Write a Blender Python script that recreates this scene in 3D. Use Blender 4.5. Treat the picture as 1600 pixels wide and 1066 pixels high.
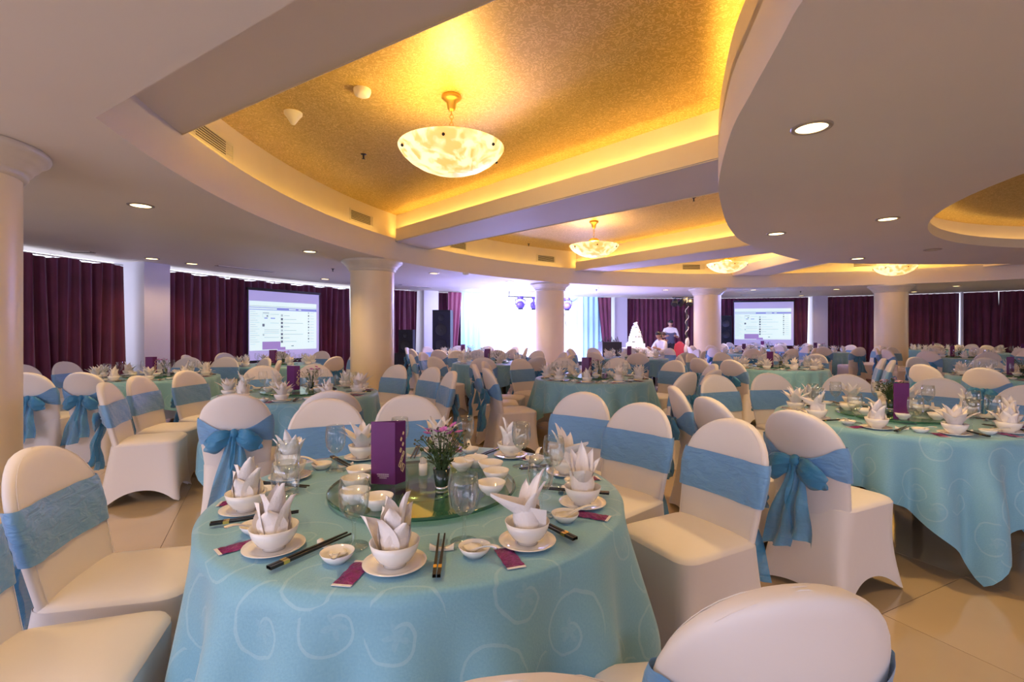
import bpy, math, random
from math import sin, cos, pi, sqrt, atan2, tan, radians as R
from mathutils import Vector, Matrix
from mathutils.geometry import tessellate_polygon
random.seed(7)
S = bpy.context.scene
for o in list(bpy.data.objects): bpy.data.objects.remove(o)
COL = S.collection

# ------------------------------------------------------------------ camera, world, exposure
F = 768.0; HZ = 517.0; CAMZ = 1.34          # focal length in px, horizon row, eye height (from the 0.8 m floor tiles)
cam = bpy.data.cameras.new('camera'); co = bpy.data.objects.new('camera', cam); COL.objects.link(co)
cam.sensor_width = 36; cam.lens = F / 1600 * 36; cam.shift_y = -(533 - HZ) / 1600
co.location = (0, 0, CAMZ); co.rotation_euler = (pi / 2, 0, 0); cam.clip_start = .05; cam.clip_end = 200
S.camera = co
S.view_settings.view_transform = 'Standard'; S.view_settings.look = 'None'
S.view_settings.gamma = 1; S.view_settings.use_curve_mapping = False
S.view_settings.exposure = 0.14
w = bpy.data.worlds.new('sky'); S.world = w; w.use_nodes = True
bgn = w.node_tree.nodes['Background']; bgn.inputs[0].default_value = (.86, .92, 1, 1); bgn.inputs[1].default_value = 2.0

# the round hall: plan centre, radii, heights
CX, CY = 6.16, 5.28
RW, RF, RC = 13.55, 8.93, 9.4
HC, ZB, ZL, ZG = 2.59, 2.934, 3.158, 3.46
def px(u): return (u - 800) / F
def ground(u, v, z=0.0):
    d = F * (CAMZ - z) / (v - HZ); return (px(u) * d, d)
def on_circle(u, r):
    t = px(u); a = 1 + t * t; b = -2 * (t * CX + CY); c = CX * CX + CY * CY - r * r
    d = (-b + sqrt(b * b - 4 * a * c)) / (2 * a); return (t * d, d)
def ang(p): return atan2(p[1] - CY, p[0] - CX)
def pol(r, a, z=0): return (CX + r * cos(a), CY + r * sin(a), z)

def area(name, loc, target, size, size_y, power, col):
    l = bpy.data.lights.new(name, 'AREA'); l.shape = 'RECTANGLE'; l.size = size; l.size_y = size_y; l.energy = power; l.color = col
    o = bpy.data.objects.new(name, l); COL.objects.link(o); o.location = loc
    o.rotation_euler = (Vector(target) - Vector(loc)).to_track_quat('-Z', 'Y').to_euler(); return o
# unseen fill lamps added behind the viewer, tinted like daylight
area('added_daylight_fill', pol(13.2, R(236), 1.6), (3, 5, .8), 7, 2.1, 95, (.66, .64, 1))
area('added_daylight_fill', pol(13.2, R(212), 1.6), (3, 5, .8), 5, 2.1, 60, (.62, .62, 1))
area('added_daylight_fill', pol(13.2, R(300), 1.6), (5, 5, .8), 7, 2.1, 75, (.70, .62, 1))

# ------------------------------------------------------------------ materials
def mat(name, col, rough=.5, metal=0, emit=None, es=0, sheen=0, bump=None, var=None, coat=0, spec=.5):
    m = bpy.data.materials.new(name); m.use_nodes = True; nt = m.node_tree; p = nt.nodes['Principled BSDF']
    p.inputs['Base Color'].default_value = (*col, 1); p.inputs['Roughness'].default_value = rough; p.inputs['Metallic'].default_value = metal
    p.inputs['Specular IOR Level'].default_value = spec
    if sheen: p.inputs['Sheen Weight'].default_value = sheen
    if coat: p.inputs['Coat Weight'].default_value = coat; p.inputs['Coat Roughness'].default_value = .08
    if emit: p.inputs['Emission Color'].default_value = (*emit, 1); p.inputs['Emission Strength'].default_value = es
    if var or bump:
        tc = nt.nodes.new('ShaderNodeTexCoord'); n = nt.nodes.new('ShaderNodeTexNoise')
        n.inputs['Scale'].default_value = (var or bump)[0]; n.inputs['Detail'].default_value = 4
        nt.links.new(tc.outputs['Object'], n.inputs['Vector'])
        if var:
            r = nt.nodes.new('ShaderNodeValToRGB'); k = var[1]
            r.color_ramp.elements[0].color = (*[c * (1 - k) for c in col], 1); r.color_ramp.elements[1].color = (*[min(1, c * (1 + k)) for c in col], 1)
            r.color_ramp.elements[0].position = .3; r.color_ramp.elements[1].position = .7
            nt.links.new(n.outputs['Fac'], r.inputs[0]); nt.links.new(r.outputs[0], p.inputs['Base Color'])
        if bump:
            n2 = nt.nodes.new('ShaderNodeTexNoise'); n2.inputs['Scale'].default_value = bump[0]; n2.inputs['Detail'].default_value = 3
            nt.links.new(tc.outputs['Object'], n2.inputs['Vector'])
            b = nt.nodes.new('ShaderNodeBump'); b.inputs['Strength'].default_value = bump[1]; b.inputs['Distance'].default_value = .02
            nt.links.new(n2.outputs['Fac'], b.inputs['Height']); nt.links.new(b.outputs[0], p.inputs['Normal'])
    return m
M = {}
M['paint'] = mat('ceiling_paint', (.73, .69, .68), .6, var=(1.2, .015))
M['wall'] = mat('wall_paint', (.64, .62, .78), .55, var=(2, .02))
M['cream'] = mat('cream_lacquer', (.84, .73, .54), .35, var=(3, .02))
M['capital'] = mat('capital_stone', (.74, .68, .58), .4, var=(6, .05))
M['cover'] = mat('stretch_cover', (.79, .745, .73), .62, sheen=.25, bump=(9, .12))
M['porcelain'] = mat('porcelain', (.88, .85, .81), .12, coat=.4)
M['napkin'] = mat('napkin_linen', (.88, .83, .80), .75, bump=(120, .15))
M['black'] = mat('black_lacquer', (.012, .011, .011), .3)
M['gold'] = mat('gold_band', (.85, .58, .16), .25, 1)
M['brass'] = mat('brass', (.62, .42, .10), .35, .8)
M['purple'] = mat('purple_card', (.13, .012, .13), .4, var=(30, .05))
M['packet'] = mat('purple_foil', (.20, .015, .14), .28, var=(60, .35), bump=(60, .5))
M['whitefoil'] = mat('white_foil', (.80, .76, .76), .35)
M['print'] = mat('pale_print', (.60, .45, .55), .5)
M['goldprint'] = mat('gold_print', (.90, .68, .36), .4)
M['curtain'] = mat('maroon_curtain', (.13, .011, .055), .62, sheen=.3, var=(3, .2))
M['drape'] = mat('white_drape', (.86, .88, .93), .7)
M['bluedrape'] = mat('pale_blue_drape', (.40, .66, .86), .6)
M['dark'] = mat('black_speaker', (.012, .013, .022), .55, var=(40, .2))
M['grille'] = mat('speaker_grille', (.022, .024, .04), .7, bump=(220, .6))
M['metal'] = mat('dark_metal', (.05, .05, .06), .4, .7)
M['chrome'] = mat('chrome', (.75, .75, .76), .18, 1)
M['plastic'] = mat('white_plastic', (.82, .80, .74), .4)
M['vent'] = mat('vent_enamel', (.80, .72, .52), .45)
M['ventdark'] = mat('vent_shadow_metal', (.10, .08, .05), .6)
M['leaf'] = mat('foliage_green', (.055, .10, .03), .6, var=(50, .4))
M['bud'] = mat('bud_dark', (.09, .08, .05), .6)
M['petal'] = mat('magenta_petal', (.50, .13, .42), .6, var=(80, .25))
M['petalp'] = mat('pink_petal', (.72, .42, .55), .6, var=(80, .2))
M['soil'] = mat('pot_dark_green', (.012, .035, .022), .15, coat=.5)
M['wood'] = mat('dark_table_wood', (.03, .022, .02), .5)
M['flower_w'] = mat('glowing_white_icing', (.93, .93, .97), .5, emit=(.9, .92, 1), es=.35, bump=(60, .4))  # icing given a faint glow of its own, though no lamp
M['skin'] = mat('skin', (.52, .30, .21), .5)
M['hair'] = mat('black_hair', (.015, .012, .012), .5)
M['hairg'] = mat('grey_brown_hair', (.10, .06, .05), .6)
M['shirtw'] = mat('white_shirt', (.80, .80, .84), .7)
M['shirtb'] = mat('pale_blue_shirt', (.42, .48, .66), .7)
M['trousers'] = mat('dark_trousers', (.03, .03, .045), .7)
M['vest'] = mat('slate_vest', (.10, .12, .22), .7)
M['red'] = mat('red_velvet', (.50, .02, .04), .6, sheen=.4)
M['purplelamp'] = mat('purple_lamp_housing', (.10, .06, .42), .35)
M['lens'] = mat('downlight_lens', (1, .9, .7), .3, emit=(1, .74, .34), es=5)
M['lensoff'] = mat('frosted_lens', (.62, .58, .50), .4)
M['trim'] = mat('downlight_trim', (.42, .36, .32), .35, .5)
M['led'] = mat('cove_led', (1, .8, .4), .5, emit=(1, .66, .18), es=20)
M['ledlow'] = mat('dome_cove_led', (1, .8, .4), .5, emit=(1, .66, .20), es=5)
M['ledarc'] = mat('arc_cove_led', (1, .8, .4), .5, emit=(1, .66, .18), es=7)
M['skyglass'] = mat('daylit_pane', (.9, .95, 1), .2, emit=(.86, .92, 1), es=1.6)
M['grout'] = mat('grout', (.26, .19, .12), .7)
M['screen'] = mat('projection_fabric', (.5, .5, .6), .8, emit=(.32, .28, .62), es=.72)
M['page'] = mat('projected_page', (.3, .3, .3), .8, emit=(.62, .78, .80), es=.98)
M['pagebar'] = mat('projected_blue_bar', (.1, .1, .3), .8, emit=(.22, .25, .62), es=.9)
M['pagegrey'] = mat('projected_grey', (.2, .2, .2), .8, emit=(.36, .44, .52), es=.9)
M['pagedark'] = mat('projected_dark', (.1, .1, .1), .8, emit=(.10, .12, .20), es=.9)
M['pagepurple'] = mat('projected_violet', (.2, .1, .3), .8, emit=(.28, .20, .46), es=.9)

def nt_new(name):
    m = bpy.data.materials.new(name); m.use_nodes = True; nt = m.node_tree; p = nt.nodes['Principled BSDF']; return m, nt, p
def N(nt, t, **kw):
    n = nt.nodes.new('ShaderNode' + t)
    for k, v in kw.items(): setattr(n, k, v)
    return n
def math_(nt, op, a, b=None):
    n = N(nt, 'Math', operation=op)
    for i, v in enumerate((a, b)):
        if v is None: continue
        if isinstance(v, (int, float)): n.inputs[i].default_value = v
        else: nt.links.new(v, n.inputs[i])
    return n.outputs[0]
# damask table linen: scrolls around scattered centres
m, nt, p = nt_new('damask_linen'); M['linen'] = m
tc = N(nt, 'TexCoord'); vo = N(nt, 'TexVoronoi'); vo.voronoi_dimensions = '2D'; vo.inputs['Scale'].default_value = 4.6; vo.inputs['Randomness'].default_value = .8
nz = N(nt, 'TexNoise'); nz.inputs['Scale'].default_value = 9
mx = N(nt, 'MixRGB'); mx.inputs[0].default_value = .035; nt.links.new(tc.outputs['UV'], mx.inputs[1]); nt.links.new(tc.outputs['UV'], nz.inputs['Vector']); nt.links.new(nz.outputs['Color'], mx.inputs[2])
nt.links.new(mx.outputs[0], vo.inputs['Vector'])
sub = N(nt, 'VectorMath', operation='SUBTRACT'); nt.links.new(mx.outputs[0], sub.inputs[0]); nt.links.new(vo.outputs['Position'], sub.inputs[1])
sp = N(nt, 'SeparateXYZ'); nt.links.new(sub.outputs[0], sp.inputs[0])
an = math_(nt, 'ARCTAN2', sp.outputs[1], sp.outputs[0]); an = math_(nt, 'MULTIPLY', an, 1 / (2 * pi))
di = vo.outputs['Distance']
fr = math_(nt, 'FRACT', math_(nt, 'ADD', math_(nt, 'ADD', an, 4), math_(nt, 'MULTIPLY', di, 2.7)))
line = math_(nt, 'LESS_THAN', math_(nt, 'ABSOLUTE', math_(nt, 'SUBTRACT', fr, .5)), .045)
rim = math_(nt, 'LESS_THAN', di, .52); core = math_(nt, 'GREATER_THAN', di, .07)
leafm = math_(nt, 'LESS_THAN', math_(nt, 'ADD', di, math_(nt, 'MULTIPLY', math_(nt, 'SINE', math_(nt, 'MULTIPLY', an, 2 * pi * 5)), .05)), .10)
pat = math_(nt, 'MAXIMUM', math_(nt, 'MULTIPLY', math_(nt, 'MULTIPLY', line, rim), core), math_(nt, 'MULTIPLY', leafm, .35))
fine = N(nt, 'TexNoise'); fine.inputs['Scale'].default_value = 160; nt.links.new(tc.outputs['UV'], fine.inputs['Vector'])
c1 = N(nt, 'MixRGB'); c1.inputs[1].default_value = (.165, .40, .56, 1); c1.inputs[2].default_value = (.24, .51, .64, 1); nt.links.new(fine.outputs['Fac'], c1.inputs[0])
c2 = N(nt, 'MixRGB'); c2.inputs[2].default_value = (.40, .62, .70, 1); nt.links.new(c1.outputs[0], c2.inputs[1]); nt.links.new(math_(nt, 'MULTIPLY', pat, .42), c2.inputs[0])
nt.links.new(c2.outputs[0], p.inputs['Base Color']); p.inputs['Roughness'].default_value = .5; p.inputs['Sheen Weight'].default_value = .25
bp = N(nt, 'Bump'); bp.inputs['Strength'].default_value = .12; bp.inputs['Distance'].default_value = .01; nt.links.new(fine.outputs['Fac'], bp.inputs['Height']); nt.links.new(bp.outputs[0], p.inputs['Normal'])
# organza
def organza(name, col, see):
    m, nt, p = nt_new(name); p.inputs['Base Color'].default_value = (*col, 1); p.inputs['Roughness'].default_value = .38; p.inputs['Sheen Weight'].default_value = .3
    tc = N(nt, 'TexCoord'); n = N(nt, 'TexNoise'); n.inputs['Scale'].default_value = 14; n.inputs['Detail'].default_value = 3; n.inputs['Distortion'].default_value = .8
    mp = N(nt, 'Mapping'); mp.inputs['Scale'].default_value = (1, 1, 2.4); nt.links.new(tc.outputs['Object'], mp.inputs[0]); nt.links.new(mp.outputs[0], n.inputs['Vector'])
    b = N(nt, 'Bump'); b.inputs['Strength'].default_value = .5; b.inputs['Distance'].default_value = .02; nt.links.new(n.outputs['Fac'], b.inputs['Height']); nt.links.new(b.outputs[0], p.inputs['Normal'])
    tr = N(nt, 'BsdfTransparent'); tr.inputs[0].default_value = (.75, .92, 1, 1); mxs = N(nt, 'MixShader'); mxs.inputs[0].default_value = see
    nt.links.new(p.outputs[0], mxs.inputs[1]); nt.links.new(tr.outputs[0], mxs.inputs[2]); nt.links.new(mxs.outputs[0], nt.nodes['Material Output'].inputs[0]); return m
M['sash'] = organza('organza_sash', (.17, .385, .70), .06)
M['bow'] = organza('organza_bow', (.045, .28, .56), .24)
M['swag'] = organza('pale_swag', (.55, .80, .85), .3)
# thin clear glass
def thin_glass(name, tint, lo, hi):
    m = bpy.data.materials.new(name); m.use_nodes = True; nt = m.node_tree; nt.nodes.remove(nt.nodes['Principled BSDF'])
    lw = N(nt, 'LayerWeight'); lw.inputs[0].default_value = .35; g = N(nt, 'BsdfGlossy'); g.inputs['Roughness'].default_value = .03
    t = N(nt, 'BsdfTransparent'); t.inputs[0].default_value = (*tint, 1); mr = N(nt, 'MapRange'); mr.inputs['To Min'].default_value = lo; mr.inputs['To Max'].default_value = hi
    nt.links.new(lw.outputs['Facing'], mr.inputs[0]); x = N(nt, 'MixShader'); nt.links.new(mr.outputs[0], x.inputs[0]); nt.links.new(t.outputs[0], x.inputs[1]); nt.links.new(g.outputs[0], x.inputs[2])
    nt.links.new(x.outputs[0], nt.nodes['Material Output'].inputs[0]); return m
M['glass'] = thin_glass('clear_glass', (.97, .985, .98), .03, .48)
M['greenglass'] = thin_glass('green_plate_glass', (.70, .86, .72), .08, .55)
M['glassrim'] = mat('green_glass_edge', (.02, .11, .06), .1, coat=.5)
# polished floor tile
m, nt, p = nt_new('polished_cream_tile'); M['tile'] = m
tc = N(nt, 'TexCoord'); oi = N(nt, 'ObjectInfo'); n = N(nt, 'TexNoise'); n.inputs['Scale'].default_value = 2.2; n.inputs['Detail'].default_value = 5
nt.links.new(tc.outputs['Object'], n.inputs['Vector']); r = N(nt, 'ValToRGB'); r.color_ramp.elements[0].color = (.47, .355, .215, 1); r.color_ramp.elements[1].color = (.56, .43, .27, 1)
nt.links.new(n.outputs['Fac'], r.inputs[0]); h = N(nt, 'HueSaturation'); nt.links.new(r.outputs[0], h.inputs['Color'])
nt.links.new(math_(nt, 'ADD', math_(nt, 'MULTIPLY', oi.outputs['Random'], .08), .96), h.inputs['Value']); nt.links.new(h.outputs[0], p.inputs['Base Color'])
p.inputs['Roughness'].default_value = .13; p.inputs['Coat Weight'].default_value = .3; p.inputs['Coat Roughness'].default_value = .05
# gold wallpaper
m, nt, p = nt_new('gold_scroll_wallpaper'); M['goldpaper'] = m
tc = N(nt, 'TexCoord'); n = N(nt, 'TexNoise'); n.inputs['Scale'].default_value = 13; n.inputs['Detail'].default_value = 1; n.inputs['Distortion'].default_value = 2.2; nt.links.new(tc.outputs['Object'], n.inputs['Vector'])
fr = math_(nt, 'FRACT', math_(nt, 'MULTIPLY', n.outputs['Fac'], 4)); ln = math_(nt, 'LESS_THAN', math_(nt, 'ABSOLUTE', math_(nt, 'SUBTRACT', fr, .5)), .17)
c = N(nt, 'MixRGB'); c.inputs[1].default_value = (.54, .375, .09, 1); c.inputs[2].default_value = (.74, .56, .20, 1); nt.links.new(ln, c.inputs[0]); nt.links.new(c.outputs[0], p.inputs['Base Color'])
p.inputs['Roughness'].default_value = .42; p.inputs['Metallic'].default_value = .25
b = N(nt, 'Bump'); b.inputs['Strength'].default_value = .4; b.inputs['Distance'].default_value = .01; nt.links.new(ln, b.inputs['Height']); nt.links.new(b.outputs[0], p.inputs['Normal'])
# lit alabaster
m, nt, p = nt_new('lit_alabaster'); M['alabaster'] = m
tc = N(nt, 'TexCoord'); n = N(nt, 'TexNoise'); n.inputs['Scale'].default_value = 5; n.inputs['Detail'].default_value = 5; n.inputs['Distortion'].default_value = 1.4; nt.links.new(tc.outputs['Object'], n.inputs['Vector'])
r = N(nt, 'ValToRGB'); r.color_ramp.elements[0].position = .40; r.color_ramp.elements[0].color = (.80, .36, .06, 1); r.color_ramp.elements[1].position = .56; r.color_ramp.elements[1].color = (1, .80, .42, 1)
nt.links.new(n.outputs['Fac'], r.inputs[0]); nt.links.new(r.outputs[0], p.inputs['Emission Color']); p.inputs['Emission Strength'].default_value = 1.3; p.inputs['Base Color'].default_value = (.8, .7, .5, 1); p.inputs['Roughness'].default_value = .3

# ------------------------------------------------------------------ mesh helpers
class MB:
    def __init__(s): s.v = []; s.f = []; s.mi = []; s.uv = None; s.cur = 0
    def add(s, vs, fs):
        b = len(s.v); s.v += [tuple(x) for x in vs]; s.f += [[i + b for i in f] for f in fs]; s.mi += [s.cur] * len(fs); return s
    def box(s, c, d, rz=0):
        x, y, z = [k / 2 for k in d]; cr, sr = cos(rz), sin(rz); vs = []
        for k in (-1, 1):
            for i, j in ((-1, -1), (1, -1), (1, 1), (-1, 1)):
                a, b_ = i * x, j * y; vs.append((c[0] + a * cr - b_ * sr, c[1] + a * sr + b_ * cr, c[2] + k * z))
        return s.add(vs, [(3, 2, 1, 0), (4, 5, 6, 7), (0, 1, 5, 4), (1, 2, 6, 5), (2, 3, 7, 6), (3, 0, 4, 7)])
    def lathe(s, prof, n=24, c=(0, 0, 0), close=False):
        vs = []; fs = []; m_ = len(prof)
        for i in range(n):
            a = 2 * pi * i / n
            for r, z in prof: vs.append((c[0] + r * cos(a), c[1] + r * sin(a), c[2] + z))
        for i in range(n):
            j = (i + 1) % n
            for k in range(m_ - 1 + (1 if close else 0)):
                q = (k + 1) % m_; fs.append((i * m_ + k, j * m_ + k, j * m_ + q, i * m_ + q))
        return s.add(vs, fs)
    def grid(s, pts, wrap_u=False):       # pts[u][v]
        nu, nv = len(pts), len(pts[0]); vs = [p_ for row in pts for p_ in row]; fs = []
        for i in range(nu if wrap_u else nu - 1):
            for k in range(nv - 1):
                j = (i + 1) % nu; fs.append((i * nv + k, j * nv + k, j * nv + k + 1, i * nv + k + 1))
        return s.add(vs, fs)
    def tube(s, path, rad, n=6, cap=True):
        P = [Vector(q) for q in path]; rows = []
        for i, q in enumerate(P):
            t = (P[min(i + 1, len(P) - 1)] - P[max(i - 1, 0)]).normalized()
            a = t.cross(Vector((0, 0, 1)));  a = a.normalized() if a.length > .05 else Vector((1, 0, 0)); b_ = t.cross(a)
            r_ = rad[i] if isinstance(rad, (list, tuple)) else rad
            rows.append([q + a * r_ * cos(2 * pi * k / n) + b_ * r_ * sin(2 * pi * k / n) for k in range(n)])
        b0 = len(s.v); vs = [x for r_ in rows for x in r_]; fs = []
        for i in range(len(P) - 1):
            for k in range(n): fs.append((i * n + k, i * n + (k + 1) % n, (i + 1) * n + (k + 1) % n, (i + 1) * n + k))
        if cap: fs += [tuple(range(n))[::-1], tuple((len(P) - 1) * n + k for k in range(n))]
        return s.add(vs, fs)
    def ball(s, c, r, nu=10, nv=6):
        rx, ry, rz = r if isinstance(r, (tuple, list)) else (r, r, r)
        pts = [[(c[0] + rx * cos(2 * pi * i / nu) * sin(pi * k / nv), c[1] + ry * sin(2 * pi * i / nu) * sin(pi * k / nv), c[2] - rz * cos(pi * k / nv)) for k in range(nv + 1)] for i in range(nu)]
        return s.grid(pts, True)
    def mesh(s, name, mats, smooth=True):
        me = bpy.data.meshes.new(name); me.from_pydata(s.v, [], s.f)
        for m_ in (mats if isinstance(mats, (list, tuple)) else [mats]): me.materials.append(M[m_])
        me.polygons.foreach_set('material_index', s.mi); me.polygons.foreach_set('use_smooth', [smooth] * len(s.f))
        if s.uv:
            l = me.uv_layers.new(name='UVMap')
            for lp in me.loops: l.data[lp.index].uv = s.uv[lp.vertex_index]
        me.update(); return me
def ob(name, me=None, parent=None, loc=(0, 0, 0), rz=0, label=None, cat=None, group=None, kind=None):
    o = bpy.data.objects.new(name, me); COL.objects.link(o); o.location = loc; o.rotation_euler = (0, 0, rz)
    if parent: o.parent = parent
    if label: o['label'] = label
    if cat: o['category'] = cat
    if group: o['group'] = group
    if kind: o['kind'] = kind
    if me is None: o.empty_display_size = .1
    return o
def struct(name, mb, mats, smooth=False, parent=None): return ob(name, mb.mesh(name, mats, smooth), parent, kind='structure')
def poly_fill(loops, z, flip=False):
    mb = MB(); tris = tessellate_polygon([[Vector((x, y, 0)) for x, y in l] for l in loops])
    vs = [(x, y, z) for l in loops for x, y in l]; fs = []
    for t in tris:
        a, b_, c = [Vector(vs[i]) for i in t]; up = (b_ - a).cross(c - a).z > 0
        fs.append(tuple(t) if up != flip else tuple(t)[::-1])
    return mb.add(vs, fs)
def wall_loop(mb, loop, z0, z1, closed=True):
    n = len(loop); vs = []
    for x, y in loop: vs += [(x, y, z0), (x, y, z1)]
    return mb.add(vs, [(2 * i, 2 * ((i + 1) % n), 2 * ((i + 1) % n) + 1, 2 * i + 1) for i in range(n if closed else n - 1)])
def offset(loop, d):          # outward for a counter-clockwise loop
    n = len(loop); A = sum(loop[i][0] * loop[(i + 1) % n][1] - loop[(i + 1) % n][0] * loop[i][1] for i in range(n)); sg = 1 if A > 0 else -1; out = []
    for i in range(n):
        p0, p1, p2 = [Vector(loop[(i + k) % n]) for k in (-1, 0, 1)]; a = (p1 - p0).normalized(); b_ = (p2 - p1).normalized()
        na = Vector((a.y, -a.x)) * sg; nb = Vector((b_.y, -b_.x)) * sg; q = (na + nb); q = q / max(.45, q.length_squared / 2) if q.length > 1e-4 else na
        out.append((p1.x + q.x * d, p1.y + q.y * d))
    return out

# ------------------------------------------------------------------ floor
base = MB(); base.lathe([(0, -.006), (14.2, -.006)], 96, (CX, CY, 0)); fl = struct('floor', base, ['grout'])
ta = Vector((.8965, .443)); tb = Vector((-.443, .8965)); o0 = Vector(ground(1378, 959.6))
tm = MB(); e = .3985
tm.add([(-e, -e, 0), (e, -e, 0), (e, e, 0), (-e, e, 0), (-e, -e, -.008), (e, -e, -.008), (e, e, -.008), (-e, e, -.008)], [(0, 1, 2, 3), (0, 4, 5, 1), (1, 5, 6, 2), (2, 6, 7, 3), (3, 7, 4, 0)])
tme = tm.mesh('tile', 'tile', False); cells = []; far = MB()
for i in range(-40, 41):
    for k in range(-40, 41):
        p_ = o0 + ta * .8 * (i + .5) + tb * .8 * (k + .5)
        if (p_ - Vector((CX, CY))).length > 13.9: continue
        inview = p_.y > .4 and abs(p_.x) < 1.08 * p_.y + .7
        cells.append((p_.length if inview else 100 + p_.length, p_))
cells.sort(key=lambda q: q[0]); rzt = atan2(ta.y, ta.x)
for n_, (d, p_) in enumerate(cells):
    if n_ < 290: ob('tile', tme, fl, (p_.x, p_.y, 0), rzt)
    else:
        q = [(p_ + ta * e * sx + tb * e * sy) for sx, sy in ((-1, -1), (1, -1), (1, 1), (-1, 1))]; far.add([(v.x, v.y, 0) for v in q], [(0, 1, 2, 3)])
ob('tile_field', far.mesh('tile_field', 'tile', False), fl, kind='stuff')

# ------------------------------------------------------------------ ceiling
def catmull(P, n=6):
    out = []
    for i in range(len(P) - 1):
        p0, p1, p2, p3 = P[max(i - 1, 0)], P[i], P[i + 1], P[min(i + 2, len(P) - 1)]
        for k in range(n):
            t = k / n; out.append(tuple(.5 * (2 * p1[j] + (p2[j] - p0[j]) * t + (2 * p0[j] - 5 * p1[j] + 4 * p2[j] - p3[j]) * t * t + (3 * p1[j] - p0[j] - 3 * p2[j] + p3[j]) * t ** 3) for j in (0, 1)))
    return out + [P[-1]]
blob = catmull([(1.2, .2), (1.1, 1.0), (1.08, 1.5), (1.1, 1.86), (1.15, 2.1), (1.26, 2.6), (1.38, 3.1), (1.68, 3.98), (1.97, 4.66), (2.68, 6.04), (3.5, 7.2), (5.26, 8.8), (6.5, 9.15), (8.1, 9.24), (9.5, 9.15), (11.5, 8.6), (13.2, 7.4), (13.9, 6.3)])
def line_arc(p_, d, r):
    p_ = Vector(p_) - Vector((CX, CY)); d = Vector(d).normalized(); b_ = p_.dot(d); t = -b_ + sqrt(b_ * b_ - p_.length_squared + r * r); q = p_ + d * t; return (q.x + CX, q.y + CY)
def line_blob(p_, d):
    p_ = Vector(p_); d = Vector(d).normalized(); best = None
    for i in range(len(blob) - 1):
        a, b_ = Vector(blob[i]), Vector(blob[i + 1]); e_ = b_ - a; den = d.x * e_.y - d.y * e_.x
        if abs(den) < 1e-9: continue
        q = a - p_; t = (q.x * e_.y - q.y * e_.x) / den; u = (q.x * d.y - q.y * d.x) / den
        if 0 <= u <= 1 and (best is None or abs(t) < abs(best[2])): best = (i, (p_.x + d.x * t, p_.y + d.y * t), t)
    return best
def arc(a0, a1, r, n=None):
    n = n or max(4, int(abs(a1 - a0) / .035)); return [pol(r, a0 + (a1 - a0) * i / n)[:2] for i in range(n + 1)]
def aa(p_):
    a = ang(p_); return a if a > -pi / 2 else a + 2 * pi
L0 = ((-2.52, 2.93), (-1.7, 1.07)); b0 = line_blob(*L0); a0p = line_arc(*L0, RF)
endA = line_arc(blob[-1], (1, .1), RF)
hole = [b0[1]] + [a0p] + arc(aa(a0p), aa(endA), RF)[1:] + blob[::-1][0:len(blob) - 1 - b0[0]]
dome_c, dome_r = (8.27, 3.17), 4.27
dome = [(dome_c[0] + dome_r * cos(2 * pi * i / 96), dome_c[1] + dome_r * sin(2 * pi * i / 96)) for i in range(96)]
disc = arc(0, 2 * pi, 14.2, 120)[:-1]
ce = poly_fill([disc, hole, dome], HC, True); cei = struct('ceiling', ce, ['paint'])
fa = MB(); wall_loop(fa, hole, HC, ZB + .05); struct('trim_1', fa, ['paint'])
dm = MB(); wall_loop(dm, dome, HC, HC + .13); wall_loop(dm, offset(dome, .16), HC + .05, HC + .36); struct('trim_2', dm, ['cream'], True)
tr = MB(); lo, li = offset(dome, .16), offset(dome, .0); tr.add([(x, y, HC + .05) for x, y in li] + [(x, y, HC + .05) for x, y in lo], [(i, (i + 1) % 96, 96 + (i + 1) % 96, 96 + i) for i in range(96)]); struct('trim_3', tr, ['cream'])
st_ = MB(); d1, d2 = offset(dome, .06), offset(dome, .10); st_.add([(x, y, HC + .07) for x, y in d1] + [(x, y, HC + .07) for x, y in d2], [(i, (i + 1) % 96, 96 + (i + 1) % 96, 96 + i) for i in range(96)])
ob('cove_light', st_.mesh('cove_light', 'ledlow', False), label='warm light strip hidden round the circular ceiling dome', cat='light strip')
struct('ceiling_dome', poly_fill([offset(dome, .16)], HC + .36, True), ['goldpaper'])
struct('ceiling_roof', poly_fill([disc], ZG + .1, True), ['paint'])
lines = [(((-.551, 2.644), (-2.17, 1.366)), ((1.918, 4.53), (-3.09, 3.27))),
         (((2.365, 5.64), (-2.016, 2.01)), ((4.36, 9.2), (-1.885, 2.68))),
         (((5.2, 10.1), (-2.49, 2.9)), ((6.43, 11.1), (-.02, 1))),
         (((7.4, 11.5), (0, 1)), ((11.8, 11.66), (-.1, 1))),
         (((12.9, 11.2), (.25, 1)), ((13.6, 7.0), (1, .15)))]
bays = []
for (LA, LB) in lines:
    A_, B_ = line_arc(*LA, RF), line_arc(*LB, RF); ba, bb = line_blob(*LA), line_blob(*LB)
    pts = arc(aa(A_), aa(B_), RF) + [bb[1]] + [blob[i] for i in range(bb[0], ba[0], -1)] + [ba[1]]
    bays.append((pts, A_, B_, ba, bb))
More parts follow.
